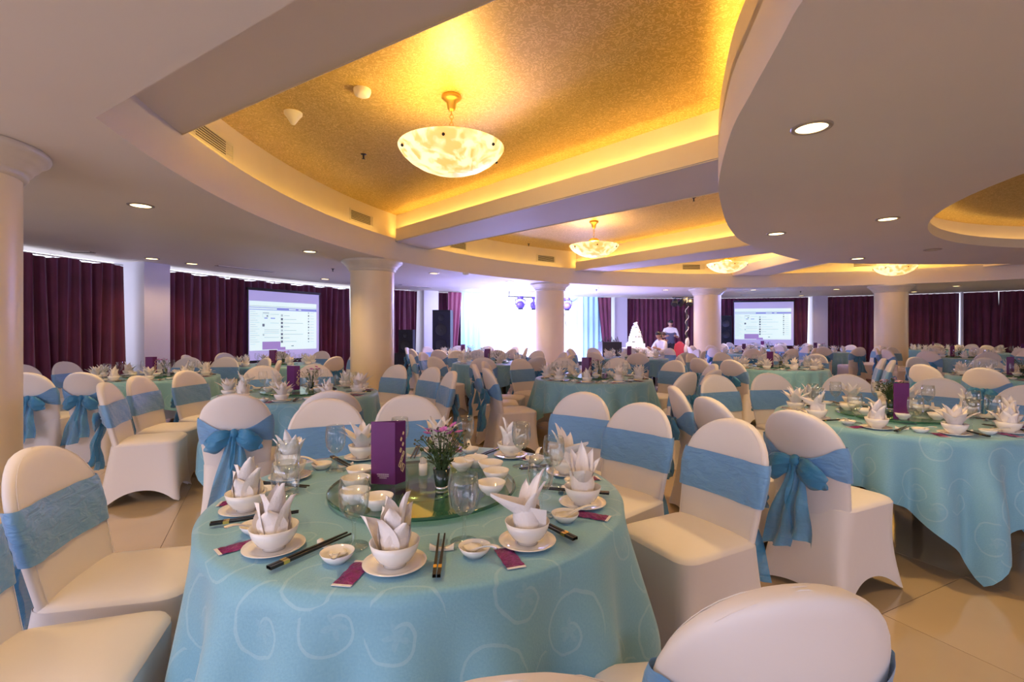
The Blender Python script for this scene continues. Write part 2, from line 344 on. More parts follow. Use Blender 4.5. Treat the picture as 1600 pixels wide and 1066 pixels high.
for k, (pts, A_, B_, ba, bb) in enumerate(bays):
    po = offset(pts, .15); n = len(pts); li2 = offset(pts, .03)
    na = len(arc(aa(A_), aa(B_), RF)); qi = list(range(na - 1, n)) + [0]; q0, q1, q2 = [pts[i] for i in qi], [li2[i] for i in qi], [po[i] for i in qi]; m2 = len(qi)
    def flat(mb, la, za, lb_, zb_): mb.add([(x, y, za) for x, y in la] + [(x, y, zb_) for x, y in lb_], [(i, i + 1, len(la) + i + 1, len(la) + i) for i in range(len(la) - 1)])
    mb = MB(); wall_loop(mb, q0, ZB - .01, ZL, False); wall_loop(mb, q1, ZL - .11, ZL, False); flat(mb, q0, ZL, q1, ZL); flat(mb, q1, ZL - .11, q2, ZL - .11)
    flat(mb, pts[:na], ZB + .045, po[:na], ZB + .045); wall_loop(mb, po, ZB, ZG); struct('trim_%d' % (4 + k), mb, ['cream'])
    struct('ceiling_bay_%d' % (k + 1), poly_fill([po], ZG, True), ['goldpaper'])
    s1, s2 = offset(pts, .055), offset(pts, .095); s1, s2 = [s1[i] for i in qi], [s2[i] for i in qi]
    mb = MB(); flat(mb, s1, ZL - .095, s2, ZL - .095)
    o1, o2 = offset(pts, .05), offset(pts, .08); mb.cur = 1; flat(mb, o1[1:na - 1], ZB + .048, o2[1:na - 1], ZB + .048)
    ob('cove_light', mb.mesh('cove_light', ['led', 'ledarc'], False), label='warm light strip in the cove of ceiling bay %s' % ('with the large alabaster bowl lamp', 'behind the first cross beam', 'above the wedding cake corner', 'before the small frontal screen', 'furthest along the curtained wall')[k], cat='light strip')
prev = [L0] + [l[1] for l in lines]; nxt = [l[0] for l in lines]
for k in range(5):
    LA, LB = prev[k], nxt[k]
    A_, B_ = line_arc(*LA, RF), line_arc(*LB, RF); ba, bb = line_blob(*LA), line_blob(*LB)
    pts = arc(aa(A_), aa(B_), RF, 8) + [bb[1]] + [blob[i] for i in range(bb[0], ba[0], -1)] + [ba[1]]
    struct('ceiling_beam_%d' % (k + 1), poly_fill([offset(pts, .02)], ZB, True), ['paint'])

# ------------------------------------------------------------------ facade: windows, pilasters, curtains
def arc_px(u): return aa(on_circle(u, RW))
aL, aR = aa(on_circle(-600, RW)), aa(on_circle(2100, RW))
mb = MB(); pts = arc(aL, aR - 2 * pi if False else aR, RW + .45, 60); wall_loop(mb, pts, -.01, .55, False); struct('wall_front', mb, ['wall'])
mb = MB(); pts = arc(aL, aR + 2 * pi, RW + .45, 90); wall_loop(mb, pts, -.01, HC + .02, False); struct('wall_back', mb, ['wall'])
for k, u in enumerate(((-600, 205), (250, 655), (678, 955), (977, 1268), (1292, 2100))):
    a_0, a_1 = arc_px(u[0]), arc_px(u[1]); nseg = 5
    wr = ob('window_%d' % (k + 1), kind='structure')
    for i in range(nseg):
        q = [pol(RW + .42, a_0 + (a_1 - a_0) * (i + t)/nseg) for t in (.01, .99)]
        pm = MB(); pm.add([(q[0][0], q[0][1], .55), (q[1][0], q[1][1], .55), (q[1][0], q[1][1], HC), (q[0][0], q[0][1], HC)], [(0, 1, 2, 3)])
        ob('pane', pm.mesh('pane', 'skyglass', False), wr)
        fm = MB(); fm.box((q[0][0], q[0][1], 1.55), (.06, .06, 2.05), a_0); ob('mullion', fm.mesh('mullion', 'chrome', False), wr)
for k, (deg, wid) in enumerate(((236, 7), (212, 5), (300, 7))):      # unseen glowing panes added behind the viewer to go with the fill lamps
    wr = ob('window_%d' % (k + 6), kind='structure'); da = wid / RW
    for i in range(5):
        q = [pol(RW + .40, R(deg) - da / 2 + da * (i + t) / 5) for t in (.02, .98)]; pm = MB(); pm.add([(q[0][0], q[0][1], .55), (q[1][0], q[1][1], .55), (q[1][0], q[1][1], HC - .05), (q[0][0], q[0][1], HC - .05)], [(0, 1, 2, 3)])
        ob('pane', pm.mesh('pane', 'skyglass', False), wr); fm = MB(); fm.box((q[0][0], q[0][1], 1.55), (.06, .06, 2.05), R(deg)); ob('mullion', fm.mesh('mullion', 'chrome', False), wr)
def pilaster(u0, u1, k):
    a_0, a_1 = arc_px(u0), arc_px(u1); mb = MB()
    loop = [pol(RW - .28, a_0)[:2], pol(RW - .28, a_1)[:2], pol(RW + .44, a_1)[:2], pol(RW + .44, a_0)[:2]]
    wall_loop(mb, loop, -.005, HC); struct('wall_pilaster_%d' % k, mb, ['wall'])
for k, (u0, u1) in enumerate(((207, 249), (655, 678), (956, 976), (1268, 1291), (1501, 1504))): pilaster(u0, u1, k + 1)
CUR = [(-330, -60, 'beyond the wide cream column'), (-60, 192, 'between the wide cream column and the lavender pilaster'), (251, 358, 'between the lavender pilaster and the slanted screen'), (359, 545, 'hanging behind the slanted screen'),
       (546, 651, 'behind the small speaker on its rack'), (679, 722, 'behind the tall speaker tower'), (978, 1092, 'behind the wedding cake and the people'), (1093, 1263, 'hanging behind the small frontal screen'),
       (1293, 1366, 'between the frontal-screen pilaster and the half-yellow column'), (1367, 1499, 'behind the half-yellow column'), (1505, 1560, 'past the narrow gap of daylight'), (1561, 1800, 'at the end of the curtained wall')]
for k, (u0, u1, wh) in enumerate(CUR):
    a_0, a_1 = arc_px(u0), arc_px(u1); Lm = abs(a_1 - a_0) * RW; nf = max(3, int(Lm / .17)); n = nf * 8; ph = random.random() * 6; pts = []
    top = HC - .07 - (.03 if k < 4 else -.045)
    for i in range(n + 1):
        t = i / n; row = []
        for j in range(7):
            v = j / 6; amp = .035 + .03 * v + .015 * sin(t * 17 + ph); wob = .25 * v * sin(t * 9 + ph)
            rr = RW - .03 + amp * sin(2 * pi * nf * t + wob * 5 + ph) + .012 * sin(2 * pi * nf * 2.3 * t + ph)
            z = .02 + (top + (.018 * sin(nf * t * 1.7 + ph) if k < 4 else 0) - .02) * (1 - v)
            row.append(pol(rr, a_0 + (a_1 - a_0) * t + .004 * v * sin(t * 23 + ph), z))
        pts.append(row)
    mb = MB(); mb.grid(pts)
    rod = MB(); rod.tube([pol(RW - .0, a_0 + (a_1 - a_0) * i / 10, top + .02) for i in range(11)], .012, 6)
    c_ = ob('curtain', None, loc=pol(RW, (a_0 + a_1) / 2), label='pleated maroon curtain ' + wh, cat='curtain', group='maroon window curtains')
    for nm, g, mt in (('drape', mb, 'curtain'), ('rod', rod, 'chrome')):
        d = ob(nm, g.mesh(nm, mt), c_); d.location = -c_.location
# the added panes behind the viewer glow by themselves, behind the added fill lamps

# ------------------------------------------------------------------ columns
cols = [on_circle(582, RC), on_circle(859, RC), on_circle(1105, RC), on_circle(1392, RC), (-3.77, 3.25)]
CN = ['round cream column behind the tables by the slanted screen', 'round column in front of the white stage backdrop', 'round column between the wedding cake and the frontal screen', 'round column lit half yellow before the maroon curtains', 'wide cream column beside the bow-tied chairs']
for (x, y), nm in zip(cols, CN):
    c_ = ob('column', None, None, (x, y, 0), label=nm, cat='column', group='round hall columns')
    s_ = MB(); s_.lathe([(.3825, 0), (.3825, HC - .19)], 48); ob('shaft', s_.mesh('shaft', 'cream'), c_)
    b_ = MB(); b_.lathe([(.3825, .12), (.42, .12), (.44, .09), (.44, 0)], 48); ob('plinth', b_.mesh('plinth', 'capital'), c_)
    k_ = MB(); k_.lathe([(.383, HC - .20), (.40, HC - .195), (.415, HC - .175), (.41, HC - .155), (.425, HC - .15), (.44, HC - .13), (.455, HC - .10), (.47, HC - .095), (.485, HC - .075), (.51, HC - .05), (.53, HC - .04), (.535, HC - .02), (.53, HC - .002)], 48); ob('capital', k_.mesh('capital', 'capital'), c_)

# ------------------------------------------------------------------ ceiling fittings
def at_z(u, v, z): return ground(u, v, z)
lm = MB(); lm.lathe([(0, -.004), (.088, -.004)], 24); lens_me = lm.mesh('lens', 'lens')
lm = MB(); lm.lathe([(0, -.004), (.088, -.004)], 24); lensoff_me = lm.mesh('lens', 'lensoff')
tmb = MB(); tmb.lathe([(.086, -.002), (.09, -.010), (.112, -.008), (.116, 0)], 28); trim_me = tmb.mesh('trim_ring', 'trim')
DL = [(1268, 199), (1213, 365), (1387, 342), (1340, 404), (1457, 390), (220, 321), (484, 393), (300, 412), (175, 407), (508, 436), (678, 427), (797, 440), (930, 450), (1040, 453), (1080, 454), (1177, 453), (1252, 462), (1307, 452), (1428, 456), (1494, 447)]
extra = [(-3.2, 2.0), (-1.0, 1.45), (1.55, 1.5), (-1.2, -.8), (1.6, -1.2), (-4.6, .8), (4.1, -1.4), (-5.5, 3.6), (13.5, 4), (12.6, 9.2), (9, -3)]  # unseen downlights, some added out of view to brighten front table and near column
for k, q in enumerate(DL + extra):
    p_ = at_z(*q, HC) if k < len(DL) else q
    if (Vector(p_) - Vector((CX, CY))).length > 13.0:
        a_ = ang(p_); p_ = pol(12.8, a_)[:2]
    on = k != 4
    d_ = ob('downlight', None, None, (p_[0], p_[1], HC), label='unlit recessed round downlight near the dome edge' if not on else 'lit recessed round downlight in the low white ceiling', cat='downlight', group='recessed ceiling downlights' if on else None)
    ob('lens', lens_me if on else lensoff_me, d_); ob('trim_ring', trim_me, d_)
    if on:
        l = bpy.data.lights.new('downlight_lamp', 'SPOT'); l.energy = 92 * (.55 if k in (len(DL) + 1, len(DL) + 2) else 1) * (.32 if (Vector(p_) - Vector((CX, CY))).length > RW - 2.0 else 1); l.color = (1, .64, .25); l.spot_size = R(125); l.spot_blend = .8; l.shadow_soft_size = .09
        lo_ = bpy.data.objects.new('downlight_lamp', l); COL.objects.link(lo_); lo_.parent = d_; lo_.location = (0, 0, -.03)
# alabaster bowl pendants
CH = [((-.53 * 1.03, 4.436), 'large alabaster bowl pendant in the gold bay with the smoke detector'), ((px(928) * 9.52, 9.52), 'alabaster bowl pendant behind the first cross beam'), ((px(1136) * 12.1, 12.1), 'alabaster bowl pendant over the hall before the cake corner'), ((px(1398) * 12.65, 12.65), 'alabaster bowl pendant half hidden by the wavy ceiling edge')]
bp_ = MB(); bp_.lathe([(.005, -.70), (.10, -.695), (.20, -.675), (.30, -.635), (.38, -.585), (.44, -.53), (.47, -.485), (.475, -.47), (.465, -.467), (.43, -.52), (.36, -.58), (.25, -.64), (.1, -.68), (.004, -.685)], 48); bowl_me = bp_.mesh('bowl', 'alabaster')
cp = MB(); cp.lathe([(0, 0), (.085, 0), (.09, -.02), (.07, -.04), (.045, -.06), (.035, -.12), (.02, -.14), (0, -.145)], 24); canopy_me = cp.mesh('canopy', 'brass')
rd = MB()
for i in range(5):
    z = -.155 - i * .035; rd.tube([(.016 * cos(t) * (i % 2), .016 * cos(t) * (1 - i % 2), z + .024 * sin(t)) for t in [2 * pi * j / 10 for j in range(11)]], .0045, 5)
chain_me = rd.mesh('chain', 'brass')
hb = MB(); hb.lathe([(0, -.33), (.07, -.335), (.10, -.36), (.10, -.385), (.085, -.39)], 24); hub_me = hb.mesh('hub', 'brass')
ar = MB()
for i in range(3):
    a = 2 * pi * i / 3 + .5; ar.tube([(.09 * cos(a), .09 * sin(a), -.38), (.22 * cos(a), .22 * sin(a), -.42), (.44 * cos(a), .44 * sin(a), -.485)], .006, 6)
arms_me = ar.mesh('arm', 'brass')
kb = MB(); kb.ball((0, 0, 0), .014, 8, 6); knob_me = kb.mesh('knob', 'metal')
for (xy, lb) in CH:
    c_ = ob('pendant_lamp', None, None, (*xy, ZG), label=lb, cat='lamp', group='alabaster bowl pendants')
    for nm, me in (('canopy', canopy_me), ('chain', chain_me), ('hub', hub_me), ('arm', arms_me)): ob(nm, me, c_)
    b_ = ob('bowl', bowl_me, c_)
    for i in range(6):
        a = 2 * pi * i / 6 + .5; ob('knob', knob_me, b_, (.452 * cos(a), .452 * sin(a), -.525))
    l = bpy.data.lights.new('bowl_lamp', 'POINT'); l.energy = 60; l.color = (1, .68, .24); l.shadow_soft_size = .12
    lo_ = bpy.data.objects.new('bowl_lamp', l); COL.objects.link(lo_); lo_.parent = c_; lo_.location = (0, 0, -.43)
# air grilles on the curved bay walls
def grille(u, wd, hgt, zc, lb):
    x, y = on_circle(u, RF + .143); a_ = ang((x, y)); g = ob('air_grille', None, None, (x, y, zc), a_ - pi / 2 + pi, label=lb, cat='vent', group='air grilles in the gold bays')
    f_ = MB(); t = .018
    for c, d in (((0, 0, hgt / 2), (wd, .02, t)), ((0, 0, -hgt / 2), (wd, .02, t)), ((-wd / 2, 0, 0), (t, .02, hgt + t)), ((wd / 2, 0, 0), (t, .02, hgt + t))): f_.box(c, d)
    ob('frame', f_.mesh('frame', 'vent', False), g)
    b_ = MB(); b_.box((0, -.004, 0), (wd, .004, hgt)); ob('backing', b_.mesh('backing', 'ventdark', False), g)
    sl = MB(); sl.box((0, .004, 0), (wd, .012, .006)); sme = sl.mesh('slat', 'vent', False)
    n = 7
    for i in range(n): ob('slat', sme, g, (0, 0, -hgt / 2 + hgt * (i + .5) / n))
for u, wd, lb in ((330, .80, 'air grille in the gold bay beside the white horn detector'), (565, .62, 'air grille near the corner of the large gold bay'), (853, .62, 'air grille in the bay behind the first beam'), (716, .5, 'air grille half hidden behind the first cross beam'), (1080, .8, 'air grille beside the third bowl pendant'), (1352, .8, 'air grille beside the fourth bowl pendant')):
    grille(u, wd, .17, ZB + .26, lb)
def fitting(name, u, v, z, prof, lb, cat, mt='plastic', extra_=None):
    x, y = at_z(u, v, z); o = ob(name, None, None, (x, y, z), label=lb, cat=cat); b_ = MB(); b_.lathe(prof, 24); ob('body', b_.mesh('body', mt), o)
    if extra_: e_ = MB(); e_.lathe(extra_, 24); ob('grille_ring', e_.mesh('grille_ring', 'ventdark'), o)
fitting('smoke_detector', 566, 140, ZG, [(.075, 0), (.075, -.02), (.065, -.05), (.04, -.062), (0, -.064)], 'round white smoke detector on the gold ceiling', 'detector', extra_=[(.0665, -.030), (.070, -.034), (.0675, -.042)])
fitting('horn_detector', 458, 176, ZG, [(.085, 0), (.084, -.02), (.06, -.05), (.035, -.09), (.018, -.115), (0, -.12)], 'white funnel shaped fitting on the gold ceiling', 'detector')
fitting('smoke_detector', 728, 426, HC, [(.075, 0), (.07, -.04), (.03, -.06), (0, -.06)], 'round white smoke detector on the low ceiling by the stage', 'detector')
for u, v, z, lb in ((568, 241, ZG, 'small sprinkler head on the gold ceiling by the big pendant'), (520, 420, HC, 'small sprinkler head beside the column by the slanted screen'), (826, 381, ZG, 'small sprinkler head in the second gold bay'), (1084, 309, ZG, 'small sprinkler head near the wavy ceiling edge'), (932, 452, HC, 'small sprinkler head near the stage column'), (1251, 455, HC, 'small sprinkler head above the frontal screen')):
    x, y = at_z(u, v, z); o = ob('sprinkler', None, None, (x, y, z), label=lb, cat='sprinkler'); b_ = MB(); b_.lathe([(.035, 0), (.03, -.006), (.012, -.008), (.010, -.05), (0, -.052)], 12); ob('stem', b_.mesh('stem', 'metal'), o)
    b_ = MB(); b_.lathe([(0, -.052), (.022, -.056), (0, -.058)], 12); ob('deflector', b_.mesh('deflector', 'metal'), o)
for (u0, v0, u1, v1, lb) in ((338, 415, 428, 425, 'dark slot diffuser in the ceiling above the slanted screen'), (625, 445, 672, 449.5, 'slot diffuser in the ceiling by the pilaster near the speakers'), (1158, 461, 1205, 461, 'slot diffuser in the ceiling above the frontal screen'), (105, 393, 145, 394, 'slot diffuser in the ceiling by the wide column')):
    p_, q = Vector(at_z(u0, v0, HC)), Vector(at_z(u1, v1, HC)); m_ = (p_ + q) / 2; o = ob('slot_diffuser', None, None, (m_.x, m_.y, HC), atan2(q.y - p_.y, q.x - p_.x), label=lb, cat='vent'); ln_ = (q - p_).length
    b_ = MB(); b_.box((0, 0, -.004), (ln_, .14, .006)); ob('slot', b_.mesh('slot', 'ventdark', False), o)
    b_ = MB(); b_.box((0, -.075, -.006), (ln_, .012, .012)); b_.box((0, .075, -.006), (ln_, .012, .012)); b_.box((0, 0, -.007), (ln_, .01, .006)); ob('rail', b_.mesh('rail', 'paint', False), o)
#PART2
# ------------------------------------------------------------------ chair with stretch cover and organza sash
def back_hw(z):
    if z < .70: t = (z - .40) / .30; return .192 + .026 * max(0, t)
    t = (z - .70) / .235; return .218 * max(0, 1 - t ** 2.5) ** .5
def back_y(z): return -.185 - max(0, z - .44) * .24
def back_ring(z, off=0, n=40, thick=.032):
    hw = max(back_hw(z), .002) + off; th = (thick * min(1, (hw / .10) ** .5) if z > .8 else thick) + off; out = []
    for i in range(n):
        a = 2 * pi * i / n; c, s_ = cos(a), sin(a); x = hw * (abs(c) ** .6) * (1 if c >= 0 else -1); y = th * (abs(s_) ** .75) * (1 if s_ >= 0 else -1)
        out.append((x, y + back_y(z) + .035 * (x / .22) ** 2, z))
    return out
def build_chair():
    zs = [.40, .46, .52, .58, .64, .70, .75, .79, .825, .855, .88, .90, .915, .926, .932, .935]
    rows = [back_ring(z) for z in zs]; b = MB(); b.grid([[rows[k][i] for k in range(len(zs))] for i in range(40)], True)
    b.add(rows[-1], [tuple(range(40))]); back = b.mesh('back_cover', 'cover')
    sm = MB()                                     # seam welt round the arched back
    for sg in (1, -1):
        pth = []
        for z in [.42 + .5149 * k / 30 for k in range(31)]: pth.append((back_hw(z) * .93, back_y(z) + sg * .0185 * (min(1, (max(back_hw(z), .002) / .10) ** .5) if z > .8 else 1) + .035 * (back_hw(z) / .22) ** 2, z))
        pth2 = [(-x, y, z) for x, y, z in pth][::-1]; sm.tube(pth + pth2, .0013, 4)
    seam = sm.mesh('seam', 'cover')
    n = 72
    def rr(hx, y0, y1, rad):                      # rounded rectangle ring
        out = []; cx_, cy_ = 0, (y0 + y1) / 2; hy = (y1 - y0) / 2
        for i in range(n):
            a = 2 * pi * i / n; c, s_ = cos(a), sin(a); k = 1 / max(abs(c), abs(s_)) if max(abs(c), abs(s_)) else 1; x, y = c * k * hx, s_ * k * hy
            ex, ey = hx - rad, hy - rad
            if abs(x) > ex and abs(y) > ey:
                dx, dy = abs(x) - ex, abs(y) - ey; l_ = sqrt(dx * dx + dy * dy); dx, dy = dx / l_ * rad, dy / l_ * rad; x = (ex + dx) * (1 if x > 0 else -1); y = (ey + dy) * (1 if y > 0 else -1)
            out.append((x, cy_ + y))
        return out
    rings = []
    for f_, z in ((.0004, .487), (.35, .486), (.7, .482), (.9, .474), (.97, .466), (1.0, .452)): rings.append([(x * f_, .015 + (y - .015) * f_, z) for x, y in rr(.208, -.205, .235, .07)])
    seat = MB(); seat.grid([[rings[k][i] for k in range(len(rings))] for i in range(n)], True); seat_me = seat.mesh('seat_cover', 'cover')
    sk = []
    for k in range(9):
        t = k / 8; row = []
        ring = rr(.208 + .020 * t - .016 * sin(pi * t), -.207 - .075 * t, .237 + .02 * t - .012 * sin(pi * t), .07 - .045 * t)
        for x, y in ring:
            hx = .228; sx = min(1, abs(x) / .21); sy = min(1, abs(y - .0) / .235); side = abs(x) / .228 > abs(y) / .27
            arch = (.105 * (1 - sy ** 2.2)) if side else ((.085 if y > 0 else .035) * (1 - sx ** 2.2))
            pull = .03 * (1 - (sy if side else sx) ** 2) * t ** 2; k2 = (1 - pull / .25)
            row.append((x * (k2 if side else 1), y * (1 if side else k2), .455 * (1 - t) + max(.004, arch) * t))
        sk.append(row)
    skm = MB(); skm.grid([[sk[k][i] for k in range(9)] for i in range(n)], True); skirt = skm.mesh('skirt', 'cover')
    # sash band
    rows = []; zc = .695; nn = 60
    for k in range(9):
        z0 = .605 + .175 * k / 8; row = []
        for i in range(nn):
            a = 2 * pi * i / nn; rear = max(0, -sin(a)); g = 1 - .72 * (rear ** 3) * (1 - abs(cos(a))) ** .5
            z = zc + (z0 - zc) * g - .02 * rear ** 4; hw = back_hw(z) + .009; th = .032 + .009; c, s_ = cos(a), sin(a)
            x = hw * (abs(c) ** .6) * (1 if c >= 0 else -1); wr = .004 * sin(z0 * 130 + 5 * sin(a * 2)) * (.4 + rear) + .0025 * sin(a * 11 + z0 * 60)
            y = (th + wr + .012 * rear ** 6) * (abs(s_) ** .75) * (1 if s_ >= 0 else -1); row.append((x * (1 + wr * .6), y + back_y(z) + .035 * (x / .22) ** 2, z))
        rows.append(row)
    sb = MB(); sb.grid([[rows[k][i] for k in range(9)] for i in range(nn)], True); sash = sb.mesh('sash', 'sash')
    yk = back_y(.68) - .055
    kn = MB(); kn.ball((0, yk + .005, .675), (.028, .026, .034), 12, 8); knot = kn.mesh('knot', 'bow')
    loops = []
    for sg in (-1, 1):
        g = []
        for i in range(15):
            t = i / 14; cx_ = sg * (.015 + .145 * t); w_ = .016 + .052 * sin(pi * min(1, t * .93 + .02)) ** .7; dp = -.02 - .055 * t ** 1.4; row = []
            for k in range(13):
                a = 2 * pi * k / 12; wv = 1 + .12 * sin(a * 5 + t * 6)
                row.append((cx_ + .012 * sin(a * 2), yk - .012 - .034 * sin(pi * t) * (1 + cos(a)) * .6 * wv + .01, .68 + dp + w_ * sin(a) * wv))
            g.append(row)
        lb_ = MB(); lb_.grid(g); loops.append(lb_.mesh('bow_loop', 'bow'))
    tails = []
    for sg, ln_ in ((-1, .43), (1, .36)):
        g = []
        for i in range(17):
            t = i / 16; w_ = .022 + .085 * t ** .6; row = []
            for k in range(9):
                s_ = k / 8 - .5; row.append((sg * (.012 + .055 * t) + s_ * w_ * 1.3, yk - .012 - .05 * t + .02 * sin(s_ * 9 + t * 5 + sg) * (.4 + t) + .012 * sin(t * 9), .665 - ln_ * t - .02 * s_ * sg))
            g.append(row)
        tb_ = MB(); tb_.grid(g); tails.append(tb_.mesh('tail', 'bow'))
    return back, seam, seat_me, skirt, sash, knot, loops, tails
CHM = build_chair()
def chair(x, y, rz, label, group):
    back, seam, seat, skirt, sash, knot, loops, tails = CHM
    c = ob('banquet_chair', None, None, (x, y, 0), rz, label, 'chair', group)
    b = ob('back_cover', back, c); ob('seam', seam, b); ob('seat_cover', seat, c); ob('skirt', skirt, c)
    s_ = ob('sash', sash, c); ob('knot', knot, s_)
    for l_ in loops: ob('bow_loop', l_, s_)
    for l_ in tails: ob('tail', l_, s_)
    return c

# ------------------------------------------------------------------ tables and linen
TR = .70; TZ = .75; CZ = .757
def cloth_mesh(phi, seed, nt_=168, s=2.06):
    rnd = random.Random(seed); p1, p2, p3 = [rnd.random() * 6.28 for _ in range(3)]; mb = MB(); uv = []; pts = []
    NF = 17 + seed % 3
    for i in range(nt_):
        th = 2 * pi * i / nt_; ps = th - phi; Lc = s / 2 / max(abs(cos(ps)), abs(sin(ps))); Lc = min(Lc, s / 2 * 1.40); drop = Lc - TR; row = []
        corner = cos(4 * (ps - pi / 4)) * .5 + .5
        f1 = cos(NF * th + p1 + .7 * sin(3 * th + p2)); f2 = cos(2 * NF * th * .5 + p3)
        for r_ in (0, .2, .4, .55, .66, .69): row.append((r_ * cos(th), r_ * sin(th), CZ)); uv.append((r_ * cos(th) + seed * .37, r_ * sin(th) + seed * .2))
        for k in range(13):
            t = k / 12; d_ = drop * t; fold = (.06 * corner ** 2 + .042 * f1 + .012 * f2) * min(1, d_ / .35) * 1.0
            rr_ = TR + .006 + (.004 + .03 * t) + fold - (.02 * t * (1 - corner)); z = CZ - .006 - d_ * (.985)
            a2 = th + .05 * t * sin(NF * th + p1) * .3; row.append((rr_ * cos(a2), rr_ * sin(a2), max(z, .004)))
            uv.append(((TR + d_) * cos(th) + seed * .37, (TR + d_) * sin(th) + seed * .2))
        pts.append(row)
    mb.grid(pts, True); mb.uv = uv; return mb.mesh('tablecloth', 'linen')
tt = MB(); tt.lathe([(0, TZ), (.69, TZ), (.695, TZ - .01), (.69, TZ - .025), (0, TZ - .025)], 48); top_me = tt.mesh('tabletop', 'wood')
lg = MB(); lg.box((0, 0, .3625), (.05, .05, .725)); leg_me = lg.mesh('leg', 'black', False)
gp = MB(); gp.lathe([(0, .012), (.330, .012)], 64); gp.lathe([(0, .0), (.330, 0)], 64); gl_me = gp.mesh('glass_plate', 'greenglass')
gr = MB(); gr.lathe([(.330, 0), (.334, .003), (.334, .009), (.330, .012)], 64); grim_me = gr.mesh('glass_edge', 'glassrim')
gb = MB(); gb.lathe([(0, 0), (.12, 0), (.12, .008), (.05, .014), (0, .014)], 32); gbase_me = gb.mesh('turntable_base', 'chrome')
# tableware
def lathe_me(name, prof, mt, n): b = MB(); b.lathe(prof, n); return b.mesh(name, mt)
plate_p = [(0, .004), (.045, .004), (.060, .008), (.078, .014), (.0785, .0125), (.060, .005), (.046, 0), (0, 0)]
bowl_p = [(0, .008), (.02, .009), (.040, .020), (.053, .038), (.060, .060), (.0615, .060), (.055, .036), (.042, .016), (.028, .007), (.028, 0), (0, 0)]
dish_p = [(0, .006), (.022, .007), (.034, .016), (.041, .026), (.0425, .026), (.036, .013), (.024, 0), (0, 0)]
cup_p = [(0, .008), (.018, .009), (.036, .020), (.048, .042), (.0495, .042), (.038, .017), (.024, .006), (.022, 0), (0, 0)]
glass_p = [(0.0, 0.0033), (0.0381, 0.0044), (0.0381, 0.0011), (0.0381, 0.0033), (0.0134, 0.0077), (0.005, 0.0154), (0.0045, 0.0605), (0.0067, 0.0726), (0.0246, 0.0858), (0.037, 0.1078), (0.0409, 0.1375), (0.0398, 0.165), (0.0358, 0.1892), (0.0349, 0.1892), (0.0386, 0.165), (0.0398, 0.1375), (0.0358, 0.1089), (0.0235, 0.088), (0.0045, 0.077)]
HI = dict(plate=lathe_me('plate', plate_p, 'porcelain', 40), bowl=lathe_me('bowl', bowl_p, 'porcelain', 36), dish=lathe_me('dish', dish_p, 'porcelain', 28), cup=lathe_me('cup', cup_p, 'porcelain', 32), glass=lathe_me('goblet', glass_p, 'glass', 32))
LO = dict(plate=lathe_me('plate', plate_p[1:6], 'porcelain', 16), bowl=lathe_me('bowl', bowl_p[2:8], 'porcelain', 14), dish=lathe_me('dish', dish_p, 'porcelain', 12), cup=lathe_me('cup', cup_p, 'porcelain', 12), glass=lathe_me('goblet', glass_p[2:13], 'glass', 12))
def petal(mb, az, h, w_, lean, curl, z0=.03, r0=.012, nu=7, nv=8, twist=0):
    ca, sa = cos(az), sin(az); g = []
    for i in range(nu):
        s_ = i / (nu - 1) - .5; row = []
        for k in range(nv):
            t = k / (nv - 1); ww = w_ * (.55 + .75 * sin(pi * min(1, t * .85 + .12)) ** 1.0) * (1 - t ** 5) ** .6 + .002
            out = r0 + lean * h * t ** 1.5 + curl * h * t ** 4 + .35 * w_ * (1 - 4 * s_ * s_) * (1 - .3 * t); tx = s_ * ww + twist * t * h
            row.append((out * ca - tx * sa, out * sa + tx * ca, z0 + h * t * (1 - .12 * abs(lean)) - .006 * abs(s_) * t))
        g.append(row)
    mb.grid(g)
def napkin_mesh(kind, hi=True):
    mb = MB(); nu, nv = (7, 9) if hi else (4, 5)
    if kind == 0:       # closed lily rolled upright
        for k in range(3): petal(mb, 2.1 * k, .125 - .012 * k, .05, .10, .10, .03, .004, nu, nv)
        for k in range(4): petal(mb, 1.57 * k + .5, .10 - .008 * k, .062, .22, .12, .025, .010, nu, nv)
        petal(mb, 2.6, .085, .075, .55, .25, .02, .012, nu, nv)
        b = MB(); mb.lathe([(.018, .012), (.034, .03), (.038, .055), (.030, .075)], 14 if hi else 8)
    elif kind == 1:     # bird with fanned crown and one long wing
        for k in range(5): petal(mb, -1.1 + .55 * k, .135 - .018 * abs(k - 2), .034, .18 + .12 * abs(k - 2), .1, .04, .006, nu, nv, .10 * (k - 2))
        g = []
        for i in range(9):
            t = i / 8; x = .045 - .15 * t; w_ = .042 * (1 - t) ** .55 + .002; zt = .085 + .035 * t ** 1.3; row = []
            for k in range(7):
                a = pi * (k / 6); row.append((x, w_ * cos(a), zt - (.055 * (1 - t) + .008) * sin(a)))
            g.append(row)
        mb.grid(g); mb.lathe([(.018, .012), (.036, .03), (.042, .06), (.036, .082)], 14 if hi else 8)
    else:               # open lotus
        for k in range(6): petal(mb, 1.047 * k, .095, .045, .75, .25, .03, .010, nu, nv)
        for k in range(5): petal(mb, 1.257 * k + .4, .115, .04, .28, .15, .03, .006, nu, nv)
        mb.lathe([(.018, .012), (.034, .03), (.040, .05)], 12 if hi else 8)
    return mb.mesh('napkin', 'napkin')
def grow(me):
    for v in me.vertices: v.co = (v.co.x * .97, v.co.y * .97, .012 + (v.co.z - .012) * 1.16)
    return me
NAP = [grow(napkin_mesh(k)) for k in range(3)]; NAPL = [grow(napkin_mesh(k, False)) for k in range(3)]
cs = MB()
cs.grid([[(x * r_, y, .004 + zz * r_) for y, r_ in ((-.06, .0042), (-.0599, .0042), (.18, .0022))] for x, zz in ((-1, -.9), (1, -.9), (1, .9), (-1, .9))], True)
stick_me = cs.mesh('stick', 'black', False)
